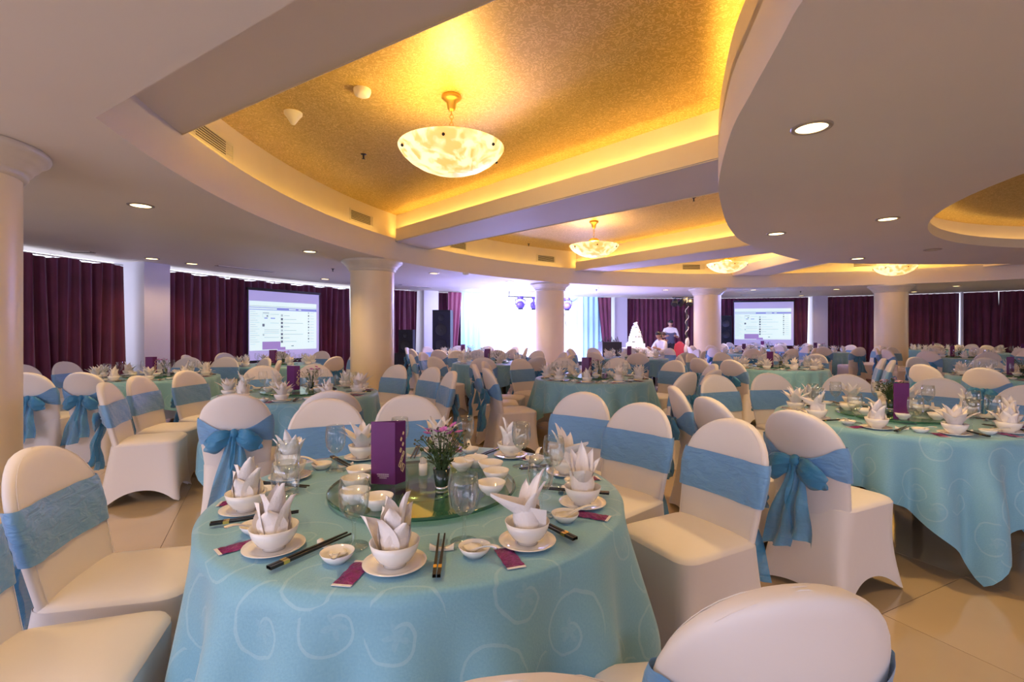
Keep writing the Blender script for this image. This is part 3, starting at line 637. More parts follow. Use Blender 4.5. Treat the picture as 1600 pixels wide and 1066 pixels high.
cg = MB(); cg.box((0, -.018, .004), (.0088, .016, .0085)); stickband_me = cg.mesh('band', 'gold', False)
rs = MB(); rs.grid([[(-.032 + .064 * i / 10, y, (.006 + .010 * (abs(i - 5) / 5) ** 2) * up) for y, up in ((-.009, .2), (-.009, 1), (0, 1.15), (.009, 1), (.009, .2))] for i in range(11)]); rest_me = rs.mesh('chopstick_rest', 'porcelain')
spm = MB(); g = []
for i in range(15):
    t = i / 14; y = .030 - .125 * t
    if t < .42: u_ = t / .42; w_ = .020 * sin(pi * min(1, u_ * .82 + .12)) ** .6 + .003; z = .012 + .010 * u_ ** 3; dp = .011 * sin(pi * min(1, u_))
    else: u_ = (t - .42) / .58; w_ = .0095 - .003 * u_; z = .022 + .022 * sin(u_ * 1.7); dp = .0025
    g.append([(w_ * s_, y, z - dp * (1 - s_ * s_)) for s_ in (-1, -.6, 0, .6, 1)] + [(w_ * s_, y, z - dp * (1 - s_ * s_) - .003) for s_ in (.9, 0, -.9)] + [(-w_, y, z)])
spm.grid(g); spoon_me = spm.mesh('spoon', 'porcelain')
pk = MB(); pk.grid([[(-.024 + .048 * i / 6, -.055 + .11 * k / 10, .002 + .006 * sin(pi * i / 6) * sin(pi * k / 10) + .0015 * sin(i * 2.1 + k * 1.7)) for k in range(11)] for i in range(7)]); pkt_me = pk.mesh('wrapper', 'packet')
pe = MB(); pe.box((0, -.058, .0025), (.048, .008, .0015)); pe.box((0, .058, .0025), (.048, .008, .0015)); pkend_me = pe.mesh('sealed_end', 'whitefoil', False)
LM = {'stage': (.6, 17.5), 'slanted-screen': (-6.6, 12.5), 'wide-column': (-3.5, 3.2), 'cake': (3.9, 15.6), 'frontal-screen': (8.6, 18), 'half-yellow-column': (10.6, 13.8), 'magenta-daisy': (-.32, 1.79), 'pink-daisy': (2.58, 3.32), 'end-curtain': (17, 12)}
def side(x, y, a):
    best = None
    for k, q in LM.items():
        dx, dy = q[0] - x, q[1] - y; d = sqrt(dx * dx + dy * dy)
        if d < .8: continue
        da = abs((a - atan2(dy, dx) + pi) % (2 * pi) - pi)
        if best is None or da < best[0]: best = (da, k)
    return best[1] + ' side of' if best[0] < R(50) else 'opposite the stage at'
def setting(tx, ty, a, desc, hi, full, kind, jr, who):
    # a: bearing of the seat from the table centre; local +y points to the centre
    rz = a + pi / 2; c, s_ = cos(rz), sin(rz); D_ = HI if hi else LO; ox, oy = tx + .575 * cos(a), ty + .575 * sin(a)
    def P(x, y, z=0): return (ox + x * c - y * s_, oy + x * s_ + y * c, CZ + z)
    gl = lambda k: k + ' on ' + who
    if hi: desc = side(tx, ty, a) + ' ' + desc
    else: desc = 'on ' + desc
    sep = ', ' if hi else ' '
    ob('plate', D_['plate'], None, P(0, 0, .0005), rz, 'white side plate under a bowl' + sep + desc, 'plate', gl('plates'))
    ob('rice_bowl', D_['bowl'], None, P(0, 0, .005), rz, 'white rice bowl holding a napkin' + sep + desc, 'bowl', gl('rice bowls'))
    kn = ('closed lily', 'long-winged bird', 'open lotus')[kind]
    ob('napkin', (NAP if hi else NAPL)[kind], None, P(0, 0, .008), rz + jr, 'napkin folded as %s%s%s' % (('a closed lily', 'a long-winged bird', 'an open lotus')[kind], sep, desc), 'napkin', gl('%s napkins' % kn))
    ob('goblet', D_['glass'], None, P(-.130, .115), rz, 'clear stemmed water goblet' + sep + desc, 'glass', gl('goblets'))
    if not full: return
    ob('sauce_dish', D_['dish'], None, P(-.150, .035), rz, 'small white sauce dish with spoon' + sep + desc, 'dish', gl('sauce dishes'))
    ob('soup_spoon', spoon_me, None, P(-.150, .035, .008), rz + .15 + jr * .2, 'white soup spoon in a dish' + sep + desc, 'spoon', gl('soup spoons'))
    ob('chopstick_rest', rest_me, None, P(.108, .085), rz, 'small white chopstick rest' + sep + desc, 'chopstick rest', gl('chopstick rests'))
    for dx, dr in ((-.006, .012), (.006, -.012)):
        st = ob('chopstick', None, None, P(.108 + dx, -.02, .009), rz + dr + jr * .12, 'black chopstick with gold band' + sep + desc, 'chopstick', gl('chopsticks')); ob('stick', stick_me, st); ob('band', stickband_me, st)
    pk_ = ob('towel_packet', None, None, P(-.092, -.035, .001), rz + .2 * jr - .25, 'purple foil towel packet' + sep + desc, 'packet', gl('towel packets')); ob('wrapper', pkt_me, pk_); ob('sealed_end', pkend_me, pk_)
# centrepieces
mc = MB(); w2, hgt, ft = .058, .225, .028
for p0, p1 in (((-w2, 0), (w2 * .55, 0)), ((w2 * .55, 0), (w2 * .95, ft * 1.6)), ((w2 * .95, ft * 1.6), (-w2, .002))):
    d = Vector((p1[0] - p0[0], p1[1] - p0[1])).normalized(); nrm = Vector((d.y, -d.x)) * .0012
    a_ = [(p0[0] + nrm.x * s_, p0[1] + nrm.y * s_) for s_ in (1, -1)]; b_ = [(p1[0] + nrm.x * s_, p1[1] + nrm.y * s_) for s_ in (1, -1)]
    mc.add([(*a_[0], 0), (*b_[0], 0), (*b_[1], 0), (*a_[1], 0), (*a_[0], hgt), (*b_[0], hgt), (*b_[1], hgt), (*a_[1], hgt)], [(0, 1, 5, 4), (1, 2, 6, 5), (2, 3, 7, 6), (3, 0, 4, 7), (4, 5, 6, 7), (3, 2, 1, 0)])
card_me = mc.mesh('card', 'purple', False)
mt_ = MB()
for i, (wd, cx_) in enumerate(((.048, -.012), (.042, -.012), (.030, -.012))):
    for k in range(int(wd / .0035)): mt_.box((cx_ - wd / 2 + .0035 * (k + .5), -.0018, .036 - i * .0065), (.0024, .0006, .0038))
print_me = mt_.mesh('small_print', 'print', False)
mg = MB(); dx, dy = w2 * .4, ft * 1.6; L_ = sqrt(dx * dx + dy * dy); ux, uy = dx / L_, dy / L_
for k, (t, z, r_) in enumerate(((.7, .055, .011), (.45, .07, .009), (.6, .088, .008), (.75, .105, .007), (.5, .12, .006), (.72, .14, .005), (.55, .16, .005), (.75, .18, .004))):
    cxx, cyy = w2 * .55 + ux * L_ * t + uy * .0022, uy * L_ * t - ux * .0022
    mg.tube([(cxx + ux * r_ * cos(q) * (.7 + .3 * sin(2 * q)), cyy + uy * r_ * cos(q) * (.7 + .3 * sin(2 * q)), z + 1.2 * r_ * sin(q)) for q in [2 * pi * j / 12 for j in range(13)]], .0013, 4)
    mg.tube([(cxx, cyy, z - 1.6 * r_), (cxx, cyy, z + 1.6 * r_)], .0012, 4)
orn_me = mg.mesh('gold_ornament', 'goldprint', False)
def plant_parts(col, seed, hi):
    rnd = random.Random(seed); st = MB(); bd = MB(); fl_ = []
    ns = 46 if hi else 16
    for i in range(ns):
        a = rnd.random() * 6.28; sp_ = rnd.random() ** .7; h = .12 + .05 * rnd.random() - .035 * sp_; r_ = .105 * sp_
        p0 = (.012 * cos(a), .012 * sin(a), .06); p1 = (r_ * .45 * cos(a), r_ * .45 * sin(a), .06 + h * .6); p2 = (r_ * cos(a), r_ * sin(a), .06 + h)
        st.tube([p0, p1, p2], [.0016, .0013, .0009], 4, False)
        for k in range(5 if hi else 3):
            t = .2 + .75 * rnd.random(); q = Vector(p0).lerp(Vector(p2), t); b = rnd.random() * 6.28; l_ = .014 + .014 * rnd.random(); d = Vector((cos(b), sin(b), .5)) * l_; n_ = Vector((-sin(b), cos(b), 0)) * l_ * .28
            st.add([q, q + d * .5 + n_, q + d, q + d * .5 - n_], [(0, 1, 2, 3)])
        bd.ball(p2, .0042, 6, 4)
    for i in range(9 if hi else 5):
        a = rnd.random() * 6.28; r_ = .03 + .06 * rnd.random(); fl_.append((r_ * cos(a), r_ * sin(a), .06 + .125 + .035 * rnd.random()))
    f = MB()
    for k in range(12): a = 2 * pi * k / 12; c, s_ = cos(a), sin(a); f.add([(.003 * c, .003 * s_, 0), (.011 * c - .003 * s_, .011 * s_ + .003 * c, .004), (.018 * c, .018 * s_, .005), (.011 * c + .003 * s_, .011 * s_ - .003 * c, .004)], [(0, 1, 2, 3)])
    f.ball((0, 0, .002), (.005, .005, .004), 6, 4)
    return st.mesh('foliage', 'leaf', False), bd.mesh('bud', 'bud'), fl_, f.mesh('flower', col, False)
pot = lathe_me('pot', [(0, .004), (.020, .004), (.022, .012), (.031, .072), (.029, .072), (0, .066)], 'soil', 24)
potfoot = lathe_me('glass_foot', [(0, 0), (.023, 0), (.024, .006), (.020, .011), (0, .012)], 'chrome', 24)
PL = {c + str(h): plant_parts(c, 5, h) for c in ('petal', 'petalp') for h in (True, False)}
tp_c = lathe_me('holder', [(0, 0), (.016, 0), (.0165, .045), (.0145, .045), (.014, .006), (0, .006)], 'porcelain', 20)
tpb = MB()
for i in range(22): a = 2.4 * i; r_ = .011 * sqrt(i / 22); tpb.tube([(r_ * cos(a), r_ * sin(a), .008), (r_ * 1.15 * cos(a), r_ * 1.15 * sin(a), .066)], .0014, 4)
tp_s = tpb.mesh('toothpick', 'plastic', False)
def plant(x, y, z, col, hi, lb, rz=0):
    st, bd, fl_, f = PL[col + str(hi)]; o = ob('potted_daisies', None, None, (x, y, z), rz, lb, 'potted plant'); pp = ob('pot', pot, o); ob('glass_foot', potfoot, pp)
    g_ = ob('foliage', st, o, kind='stuff'); ob('bud', bd, g_, kind='stuff')
    for p_ in fl_: q = ob('flower', f, o, p_); q.rotation_euler = (random.uniform(-.5, .5), random.uniform(-.5, .5), random.random() * 6)
def menu(x, y, z, rz, lb):
    o = ob('menu_card', None, None, (x, y, z), rz, lb, 'menu card'); c_ = ob('card', card_me, o); ob('small_print', print_me, c_); ob('gold_ornament', orn_me, c_)

# table: x, y, cloth turn, first place bearing, detail, description, chair bearings
def ring(ph, skip=()): return [ph + 36 * k for k in range(10) if k not in skip]
T = [
 (-.32, 1.79, 20, -87, 2, 'the table with magenta daisies', [(181, 1.05), (209, 1.03), 127, 102, (63, 1.38), (43, 1.15), 17, ('at', .425, 1.075, 97), ('at', -.035, .865, 96)], 'petal'),
 (2.58, 3.32, 35, -100, 2, 'the table with pink daisies', [218, 192, 166, 122, 95, 67, 40, 13, -25], 'petalp'),
 (-1.99, 4.60, 10, -80, 1, 'the table between column and slanted screen', [-84, -57, 215, 188, 161, 132, 105, 66, 39, 12], 'petal'),
 (1.0, 6.06, 50, -70, 1, 'the middle table facing the stage column', [-61, -33, 157, 184, 211, 128, 98, 65, 31, 0], 'petalp'),
 (4.18, 7.77, 15, -95, 1, 'the table framed by the frontal screen', [195, 220, 165, 130, 100, 65, 35, -17, -43], 'petal'),
 (-4.5, 6.2, 40, -60, 1, 'the table beside the lavender pilaster', [("at", -4.74, 5.08, 95), ("at", -4.25, 5.12, 92), 192, 165, 112, 85, 55, 25], 'petal'),
 (-4.04, 8.44, 5, -80, 0, 'the table under the slanted screen', ring(-100, ()), 'petal'),
 (6.4, 6.2, 25, -90, 1, 'the table beyond the pink daisies', [165, 190, 215, 130, 95, 60, 245], 'petalp'),
 (-.37, 8.95, 30, -75, 0, 'the table before the white stage', ring(-128), 'petal'),
 (-1.1, 11.9, 0, -90, 0, 'the table below the speaker tower', ring(-110), 'petal'),
 (2.6, 10.5, 12, -90, 0, 'the table before the wedding cake', ring(-100), 'petal'),
 (9.7, 10.7, 33, -85, 0, 'the scalloped table near the half-yellow column', ring(-150), 'petal'),
 (6.0, 12.5, 20, -85, 0, 'the table by the cake-side column', ring(-110), 'petal'),
 (8.2, 15.9, 20, -85, 0, 'the far table under the frontal screen', ring(-100), 'petal'),
 (8.5, 13.6, 45, -85, 0, 'the table just behind the scalloped one', ring(-120), 'petal'),
 (13.0, 12.4, 10, -85, 0, 'the table at the curtain wall corner', ring(-140), 'petal'),
 (12.7, 14.7, 10, -85, 0, 'the table against the maroon curtains', ring(-95), 'petal'),
]
rnd = random.Random(3); CPOS = []
T1L = ['white sashed chair beside the wide cream column at the magenta-daisy table', 'mostly cropped white sashed chair next to the one by the wide column',
       'white chair with flat blue sash between the bow-tied chair and the menu card', 'white chair with flat blue sash behind the menu card and magenta daisies',
       'white sashed chair on the stage end of the row of three by magenta daisies', 'middle white sashed chair in the row of three beside the magenta-daisy table',
       'white chair with broad flat sash and open seat next to the big-bow chair', 'bare-floor white chair turned away, arched back with sash at its sides', 'white chair back just showing before the hanging aqua cloth']
T2L = ['white chair with a large blue bow and long tails at the pink-daisy table', 'white sashed chair next to the large-bow chair at the pink-daisy table', 'white chair with blue bow third along from the large-bow chair',
       'white chair with flat sash on the cake side of the pink-daisy table', 'white chair with flat sash facing out beside the pink-daisy table, next to open cloth',
       'white chair behind the menu card of the pink-daisy table', 'white chair next to the one behind the pink-daisy menu card', 'white chair across the pink-daisy table from the large-bow chair', 'white chair by the black table leg of the pink-daisy table']
for n_, (x, y, phi, ph, det, desc, chs, flw) in enumerate(T):
    t_ = ob('banquet_table', None, None, (x, y, 0), R(phi), 'round banquet table under aqua linen, ' + desc, 'table'); ob('tabletop', top_me, t_)
    for i in range(4): ob('leg', leg_me, t_, (.46 * cos(pi / 2 * i), .46 * sin(pi / 2 * i), 0))
    ob('tablecloth', cloth_mesh(R(phi), n_ + 1, 216 if det == 2 else 132), None, (x, y, 0), 0, 'aqua damask cloth draped over ' + desc, 'tablecloth')
    tn = ob('glass_turntable', None, None, (x, y, CZ), 0, 'round green glass turntable on ' + desc, 'turntable'); ob('turntable_base', gbase_me, tn)
    gp_ = ob('glass_plate', gl_me, tn, (0, 0, .014)); ob('glass_edge', grim_me, gp_)
    for k in range(10):
        kind = (0, 1, 1, 1, 0, 2, 2, 1, 0, 0)[k] if n_ == 0 else rnd.choice((0, 1, 2, 2))
        setting(x, y, R(ph + 36 * k), desc, det == 2, det >= 1, kind, (0.3, -.5, .2, .6, .4, .2, .1, .3, .5, .2)[k] if n_ == 0 else rnd.uniform(-1, 1), desc)
    zt = CZ + .027
    if n_ == 0:
        menu(*ground(604, 757, zt), zt, -.12, 'purple folded menu card beside the magenta daisies')
        plant(*ground(690, 763, zt), zt, 'petal', True, 'magenta daisies in a dark pot on the glass turntable')
        q = ground(661, 742, zt); tpk = ob('toothpick_holder', None, None, (*q, zt), 0, 'white toothpick holder beside the magenta daisies', 'toothpick holder'); ob('holder', tp_c, tpk); ob('toothpick', tp_s, tpk, kind='stuff')
        for (u, v) in ((587, 797), (553, 786), (556, 764), (562, 748), (600, 745), (773, 773), (775, 752), (768, 738), (747, 729), (722, 735)):
            qx, qy = ground(u, v, zt); dx, dy = qx - x, qy - y; d = sqrt(dx * dx + dy * dy); k_ = min(1, .275 / d)
            ob('tea_bowl', HI['cup'], None, (x + dx * k_, y + dy * k_, zt), 0, 'small white tea bowl on the glass turntable by the magenta daisies', 'bowl', 'tea bowls on the turntable')
    elif n_ == 1:
        menu(*ground(1412, 655, zt), zt, -.1, 'purple folded menu card behind the pink daisies'); plant(*ground(1392, 640, zt), zt, 'petalp', True, 'pink daisies in a dark pot on the glass turntable')
        for k in range(8): a = k * .785 + .3; ob('tea_bowl', HI['cup'], None, (x + .26 * cos(a), y + .26 * sin(a), zt), 0, 'small white tea bowl on the turntable by the pink daisies', 'bowl', 'tea bowls by the pink daisies')
    else:
        a = rnd.random() * 6; menu(x - .08, y + .02, zt, rnd.uniform(-.4, .4), 'purple menu card standing on ' + desc); plant(x + .09, y + .05, zt, flw, False, 'small potted daisies standing on ' + desc, a)
        for k in range(6 if det else 4): a2 = a + k * 6.283 / (6 if det else 4); ob('tea_bowl', LO['cup'], None, (x + .26 * cos(a2), y + .26 * sin(a2), zt), 0, 'small white tea bowl on the turntable of ' + desc, 'bowl', 'tea bowls on ' + desc)
    plain = [q if not isinstance(q, tuple) else q[0] for q in chs if not (isinstance(q, tuple) and q[0] == 'at')]
    for ci, a in enumerate(chs):
        turn = 0
        rr_ = (1.10 if n_ < 2 else 1.14) + rnd.uniform(-.03, .04)
        if isinstance(a, tuple) and a[0] == 'at': cx_, cy_, a = a[1], a[2], R(a[3] + 180)
        else:
            if isinstance(a, tuple): a, rr_ = a
            near = [(q - a + 180) % 360 - 180 for q in plain]; near = [q for q in near if abs(q) < 29]; turn = R(.85 * sum(near) / len(near))   # neighbours in a row stand side by side
            a = R(a + (rnd.uniform(-2, 2) if n_ > 1 else 0)); cx_, cy_ = x + rr_ * cos(a), y + rr_ * sin(a)
        if any((Vector((cx_, cy_)) - Vector(c)).length < .72 for c in cols) or (Vector((cx_, cy_)) - Vector((CX, CY))).length > 13.0: continue
        if any((Vector((cx_, cy_)) - q).length < (.42 if m_ == n_ else .56) for q, m_ in CPOS): continue
        CPOS.append((Vector((cx_, cy_)), n_))
        lb = {0: T1L, 1: T2L}[n_][ci] if n_ < 2 else 'white blue-sashed chair, ' + side(x, y, atan2(cy_ - y, cx_ - x)) + ' ' + desc
        chair(cx_, cy_, a + turn + pi / 2 + rnd.uniform(-.03, .03), lb, 'sashed chairs at ' + desc)

# ------------------------------------------------------------------ projection screens
def screen(pl, pr, ztop, zbot, lb):
    pl, pr = Vector(pl), Vector(pr); m_ = (pl + pr) / 2; wd = (pr - pl).length; rz = atan2(pr.y - pl.y, pr.x - pl.x); h = ztop - zbot
    o = ob('projection_screen', None, None, (m_.x, m_.y, zbot), rz, lb, 'screen')
    f_ = MB(); f_.box((0, 0, h / 2), (wd, .012, h)); fabric = ob('fabric', f_.mesh('fabric', 'screen', False), o)
    b_ = MB()
    for c, d in (((0, 0, h + .03), (wd + .06, .07, .06)), ((0, 0, -.02), (wd + .06, .03, .04)), ((-wd / 2 - .015, 0, h / 2), (.03, .02, h)), ((wd / 2 + .015, 0, h / 2), (.03, .02, h))): b_.box(c, d)
    ob('border', b_.mesh('border', 'black', False), o)
    im = MB(); names = ['page', 'pagebar', 'pagegrey', 'pagedark', 'pagepurple']
    def q(x0, x1, y0, y1, c, lev):      # fractions, y from the top
        im.cur = c; yy = -.0062 - .0008 * lev; X0, X1 = (-.5 + x0) * wd, (-.5 + x1) * wd; Z0, Z1 = h * (1 - y1), h * (1 - y0); im.add([(X0, yy, Z0), (X1, yy, Z0), (X1, yy, Z1), (X0, yy, Z1)], [(0, 1, 2, 3)])
    q(.01, .96, .15, .86, 0, 1); q(.01, .96, .235, .275, 1, 2); q(.01, .37, .245, .265, 0, 3); q(.54, .64, .248, .262, 0, 3); q(.68, .72, .248, .262, 0, 3); q(.01, .96, .215, .222, 2, 2)
    for i in range(16): q(.02, .09 + .05 * ((i * 7) % 3) / 2, .30 + .031 * i, .305 + .031 * i, 2, 2)
    q(.18, .265, .31, .325, 2, 2); q(.18, .26, .335, .38, 2, 2); q(.183, .257, .338, .377, 0, 3); q(.23, .25, .35, .37, 3, 4); q(.20, .245, .385, .40, 1, 3); q(.285, .345, .385, .40, 1, 3); q(.175, .205, .475, .515, 3, 2); q(.18, .20, .62, .65, 2, 2)
    for i, y0 in enumerate((.33, .46, .56, .585, .67, .61)): q(.28 - .08 * (i > 1), .40, y0, y0 + .006, 2, 2)
    for i in range(8): q(.425, .455, .33 + .056 * i, .365 + .056 * i, 3 if i % 4 else 2, 2); q(.47, .55 + .1 * (i % 3), .345 + .056 * i, .352 + .056 * i, 2, 2)
    for i in range(11): q(.825, .845, .285 + .045 * i, .31 + .045 * i, 2 + (i % 2), 2); q(.86, .92, .295 + .045 * i, .30 + .045 * i, 2, 2)
    q(.175, .42, .735, .85, 4, 2); q(.38, .49, .82, .86, 4, 2); q(.575, .61, .80, .813, 3, 2)
    ob('projected_page', im.mesh('projected_page', names, False), fabric)
def on_r(u, r): return on_circle(u, r)
pl, pr = on_r(388, RW - .22), on_r(498, RW - .22)
zt = CAMZ + (HZ - 453) * pl[1] / F; zb = CAMZ - (566 - HZ) * pl[1] / F * .96
screen(pl, pr, zt, zb, 'slanted projection screen showing a web page in front of maroon curtains')
pl, pr = on_r(1147, RW - .22), on_r(1240, RW - .22); dd = (pl[1] + pr[1]) / 2
screen(pl, pr, CAMZ + (HZ - 472) * dd / F, CAMZ - (540 - HZ) * dd / F, 'frontal projection screen showing a web page beyond the columns')

# ------------------------------------------------------------------ stage corner
def drape(name, u0, u1, rad, z0, z1, amp, nf, mt, lb, cat, taper=0, group=None):
    a_0, a_1 = aa(on_circle(u0, rad)), aa(on_circle(u1, rad)); n = nf * 8; pts = []
    for i in range(n + 1):
        t = i / n; pts.append([pol(rad + amp * sin(2 * pi * nf * t), a_0 + (a_1 - a_0) * (t * (1 - taper * (1 - k / 6)) if taper > 0 else (t * (1 + taper * (1 - k / 6)) - taper * (1 - k / 6))), z0 + (z1 - z0) * k / 6) for k in range(7)])
    mb = MB(); mb.grid(pts); return ob(name, mb.mesh(name, mt), None, (0, 0, 0), 0, lb, cat, group)
a_0, a_1 = aa(on_circle(716, RW)), aa(on_circle(954, RW))
sg_ = MB(); lo2 = arc(a_0, a_1, RW - .35, 16) + arc(a_1, a_0, RW - 2.3, 16)
wall_loop(sg_, lo2, 0, .25); top = poly_fill([lo2], .25); sg_.add(top.v, top.f); ob('stage', sg_.mesh('stage', 'drape', False), label='low white stage platform in front of the lit backdrop', cat='stage')
drape('stage_backdrop', 745, 916, RW - .30, .2, HC - .01, .02, 12, 'drape', 'brightly lit white cloth backdrop on the stage', 'backdrop')
drape('stage_drape', 720, 752, RW - .45, .2, HC - .01, .04, 4, 'bluedrape', 'pale blue stage drape beside the speaker tower', 'drape', group=None)
drape('stage_drape', 911, 944, RW - .45, .2, HC - .01, .04, 4, 'bluedrape', 'pale blue stage drape beside the maroon curtain and pilaster', 'drape')
drape('tied_curtain', 700, 722, RW - .55, .02, HC - .03, .03, 3, 'curtain', 'narrow maroon curtain tapering down behind the speaker tower', 'curtain', .5)
drape('tied_curtain', 934, 955, RW - .55, .02, HC - .03, .03, 3, 'curtain', 'narrow maroon curtain tapering down beside the stage', 'curtain', -.5)
for u, lb in ((778, 'pale green organza swag at the top of the stage backdrop'), (890, 'pale green organza swag half hidden by the stage column')):
    x, y = on_r(u, RW - .5); a_ = ang((x, y)); sw = MB(); g = []
    for i in range(17):
        t = i / 16 - .5; sag = .22 * (1 - 4 * t * t); g.append([(t * .75, -.03 * sin(k * 1.2), -sag * (.35 + .65 * k / 4) - .01) for k in range(5)])
    sw.grid(g); ob('swag', sw.mesh('swag', 'swag'), None, (x, y, HC - .01), a_ - pi / 2, lb, 'swag')
# stage wash lights (the truss bar with moving heads) and their beams on the backdrop
bx, by = on_r(815, RW - 1.5); trz = ang((bx, by)) - pi / 2
tr_ = ob('light_bar', None, None, (bx, by, HC), trz, 'dark ceiling bar carrying the stage lamps', 'light bar')
b_ = MB(); b_.tube([(-.5, 0, -.16), (.9, 0, -.16)], .02, 8); ob('bar', b_.mesh('bar', 'metal'), tr_)
b_ = MB(); b_.tube([(-.45, 0, 0), (-.45, 0, -.16)], .01, 6); b_.tube([(.8, 0, 0), (.8, 0, -.16)], .01, 6); ob('hanger', b_.mesh('hanger', 'metal'), tr_)
for i, (u, lb) in enumerate(((813, 'violet moving-head lamp hanging clear of the stage column'), (834, 'violet moving-head lamp touching the edge of the stage column'), (886, 'violet moving-head lamp with a dangling cable past the stage column'))):
    x, y = on_r(u, RW - 1.5); h_ = ob('moving_head_lamp', None, None, (x, y, HC - .18), trz + i, lb, 'stage lamp', 'violet stage lamps')
    b_ = MB(); b_.ball((0, 0, -.24), (.15, .12, .13), 14, 10); hd = ob('head', b_.mesh('head', 'purplelamp'), h_); b_ = MB(); b_.lathe([(0, -.005), (.075, 0), (.085, .03)], 16, (0, 0, -.385)); ob('lens', b_.mesh('lens', 'dark'), hd)
    b_ = MB(); b_.tube([(-.17, 0, -.24), (-.18, 0, -.08), (0, 0, -.02), (.18, 0, -.08), (.17, 0, -.24)], .02, 6); b_.box((0, 0, 0), (.16, .12, .08)); ob('yoke', b_.mesh('yoke', 'purplelamp'), h_)
    b_ = MB(); b_.tube([(.05, .02, -.02), (.12, .03, -.35), (.03, .02, -.5 - .4 * (i == 2))], .008, 5); ob('cable', b_.mesh('cable', 'metal'), h_)
for u, pw in ((770, 105), (870, 105)):
    x, y = on_r(u, RW - 2.0); tx_, ty_ = on_r(u, RW - .3); area('stage_wash', (x, y, HC - .12), (tx_, ty_, 1.2), .9, .3, pw, (.64, .68, 1))
x, y = on_r(840, RW - 2.4); area('unseen_blue_wash', (x, y, HC - .15), (x + .3, y - 6, 1.0), 2.0, .3, 130, (.36, .34, 1))  # unseen bodiless lamp that washes the hall blue
x, y = on_r(1180, RW - 4.2); area('unseen_blue_wash', (x, y, HC - .06), (x, y + 1, 0), 2.0, .6, 70, (.24, .30, 1))  # added away from the stage to tint the far chairs blue
x, y = on_r(800, RW - 2.5); area('added_floor_wash', (x, y, .42), (1.5, 9.5, 3.2), 2.6, .25, 170, (.38, .36, 1))  # unseen uplights added to turn the hall ceiling lavender
x, y = on_r(930, RW - 2.5); area('added_floor_wash', (x, y, .42), (5, 11, 3.2), 1.6, .25, 120, (.38, .36, 1))
for u, lb in ((800, 'added low dark lamp box along the stage front'), (930, 'added low dark lamp box beside the stage near the cake')):
    x, y = on_r(u, RW - 2.5); o = ob('added_lamp_box', None, None, (x, y, 0), ang((x, y)) - pi / 2, lb, 'stage lamp'); b_ = MB(); b_.box((0, .06, .30), (1.6, .10, .12)); ob('housing', b_.mesh('housing', 'dark', False), o)  # unseen boxes added as bodies for the floor uplights
    for sx in (-.6, .6): b_ = MB(); b_.box((sx, .06, .12), (.05, .12, .24)); ob('foot', b_.mesh('foot', 'metal', False), o)
def spk(name, u, rr_, w_, d_, h_, z0, lb, parts):
    x, y = on_r(u, rr_); o = ob(name, None, None, (x, y, z0), -.12 - px(u) * .6, lb, 'speaker'); b_ = MB(); b_.box((0, 0, h_ / 2), (w_, d_, h_)); ob('cabinet', b_.mesh('cabinet', 'dark', False), o)
    g_ = MB(); g_.box((0, -d_ / 2 - .006, h_ / 2), (w_ * .9, .012, h_ * .92)); ob('grille', g_.mesh('grille', 'grille', False), o)
    for zc, r_ in parts: c_ = MB(); c_.lathe([(0, .0), (r_ * .3, .012), (r_ * .85, .0), (r_, .008)], 20); q = ob('driver', c_.mesh('driver', 'metal'), o, (0, -d_ / 2 - .012, zc)); q.rotation_euler = (pi / 2, 0, 0)
spk('subwoofer', 691, RW - 1.3, .75, .6, .62, 0, 'black subwoofer box under the tall speaker tower', [(.31, .22)])
spk('speaker_tower', 692, RW - 1.3, .52, .5, 1.32, .62, 'tall black speaker tower beside the stage drape', [(.32, .17), (.75, .17), (1.1, .09)])
spk('amplifier_rack', 635, RW - 1.6, .55, .5, .75, 0, 'black amplifier rack below the small speaker', [(.5, .06)])
spk('loudspeaker', 636, RW - 1.6, .38, .36, .62, .75, 'small black loudspeaker standing on the amplifier rack', [(.2, .13), (.47, .06)])
spk('loudspeaker', 1134, RW - .55, .40, .36, 1.0, .9, 'narrow black loudspeaker between the column and the frontal screen', [(.3, .13), (.7, .13)])
spk('speaker_stand', 1134, RW - .55, .40, .36, .9, 0, 'black plinth box under the narrow loudspeaker', [])
# cake on its clothed table
cxk, cyk = px(993) * 15.6, 15.6
o = ob('cake_table', None, None, (cxk, cyk, 0), .1, 'white-clothed table carrying the wedding cake', 'table'); b_ = MB(); g = []
for i in range(72):
    a = 2 * pi * i / 72; c, s_ = cos(a), sin(a); k_ = 1 / max(abs(c), abs(s_)); x, y = c * k_ * .55, s_ * k_ * .4; f_ = .02 * sin(i * 1.4); g.append([(0, 0, .80), (x * .98, y * .98, .80), (x, y, .79), (x * (1.02 + f_), y * (1.02 + f_), .4), (x * (1.04 + f_ * 1.5), y * (1.04 + f_ * 1.5), .01)])
b_.grid(g, True); ob('cloth', b_.mesh('cloth', 'drape'), o); b_ = MB(); b_.box((0, 0, .395), (.9, .6, .78)); ob('frame', b_.mesh('frame', 'wood', False), o)
o = ob('wedding_cake', None, None, (cxk, cyk, .802), 0, 'tall white tiered wedding cake trimmed with flowers', 'cake'); rc = random.Random(5)
b_ = MB(); b_.box((0, 0, .07), (.5, .42, .14)); ob('base_tier', b_.mesh('base_tier', 'flower_w', False), o)
z = .14
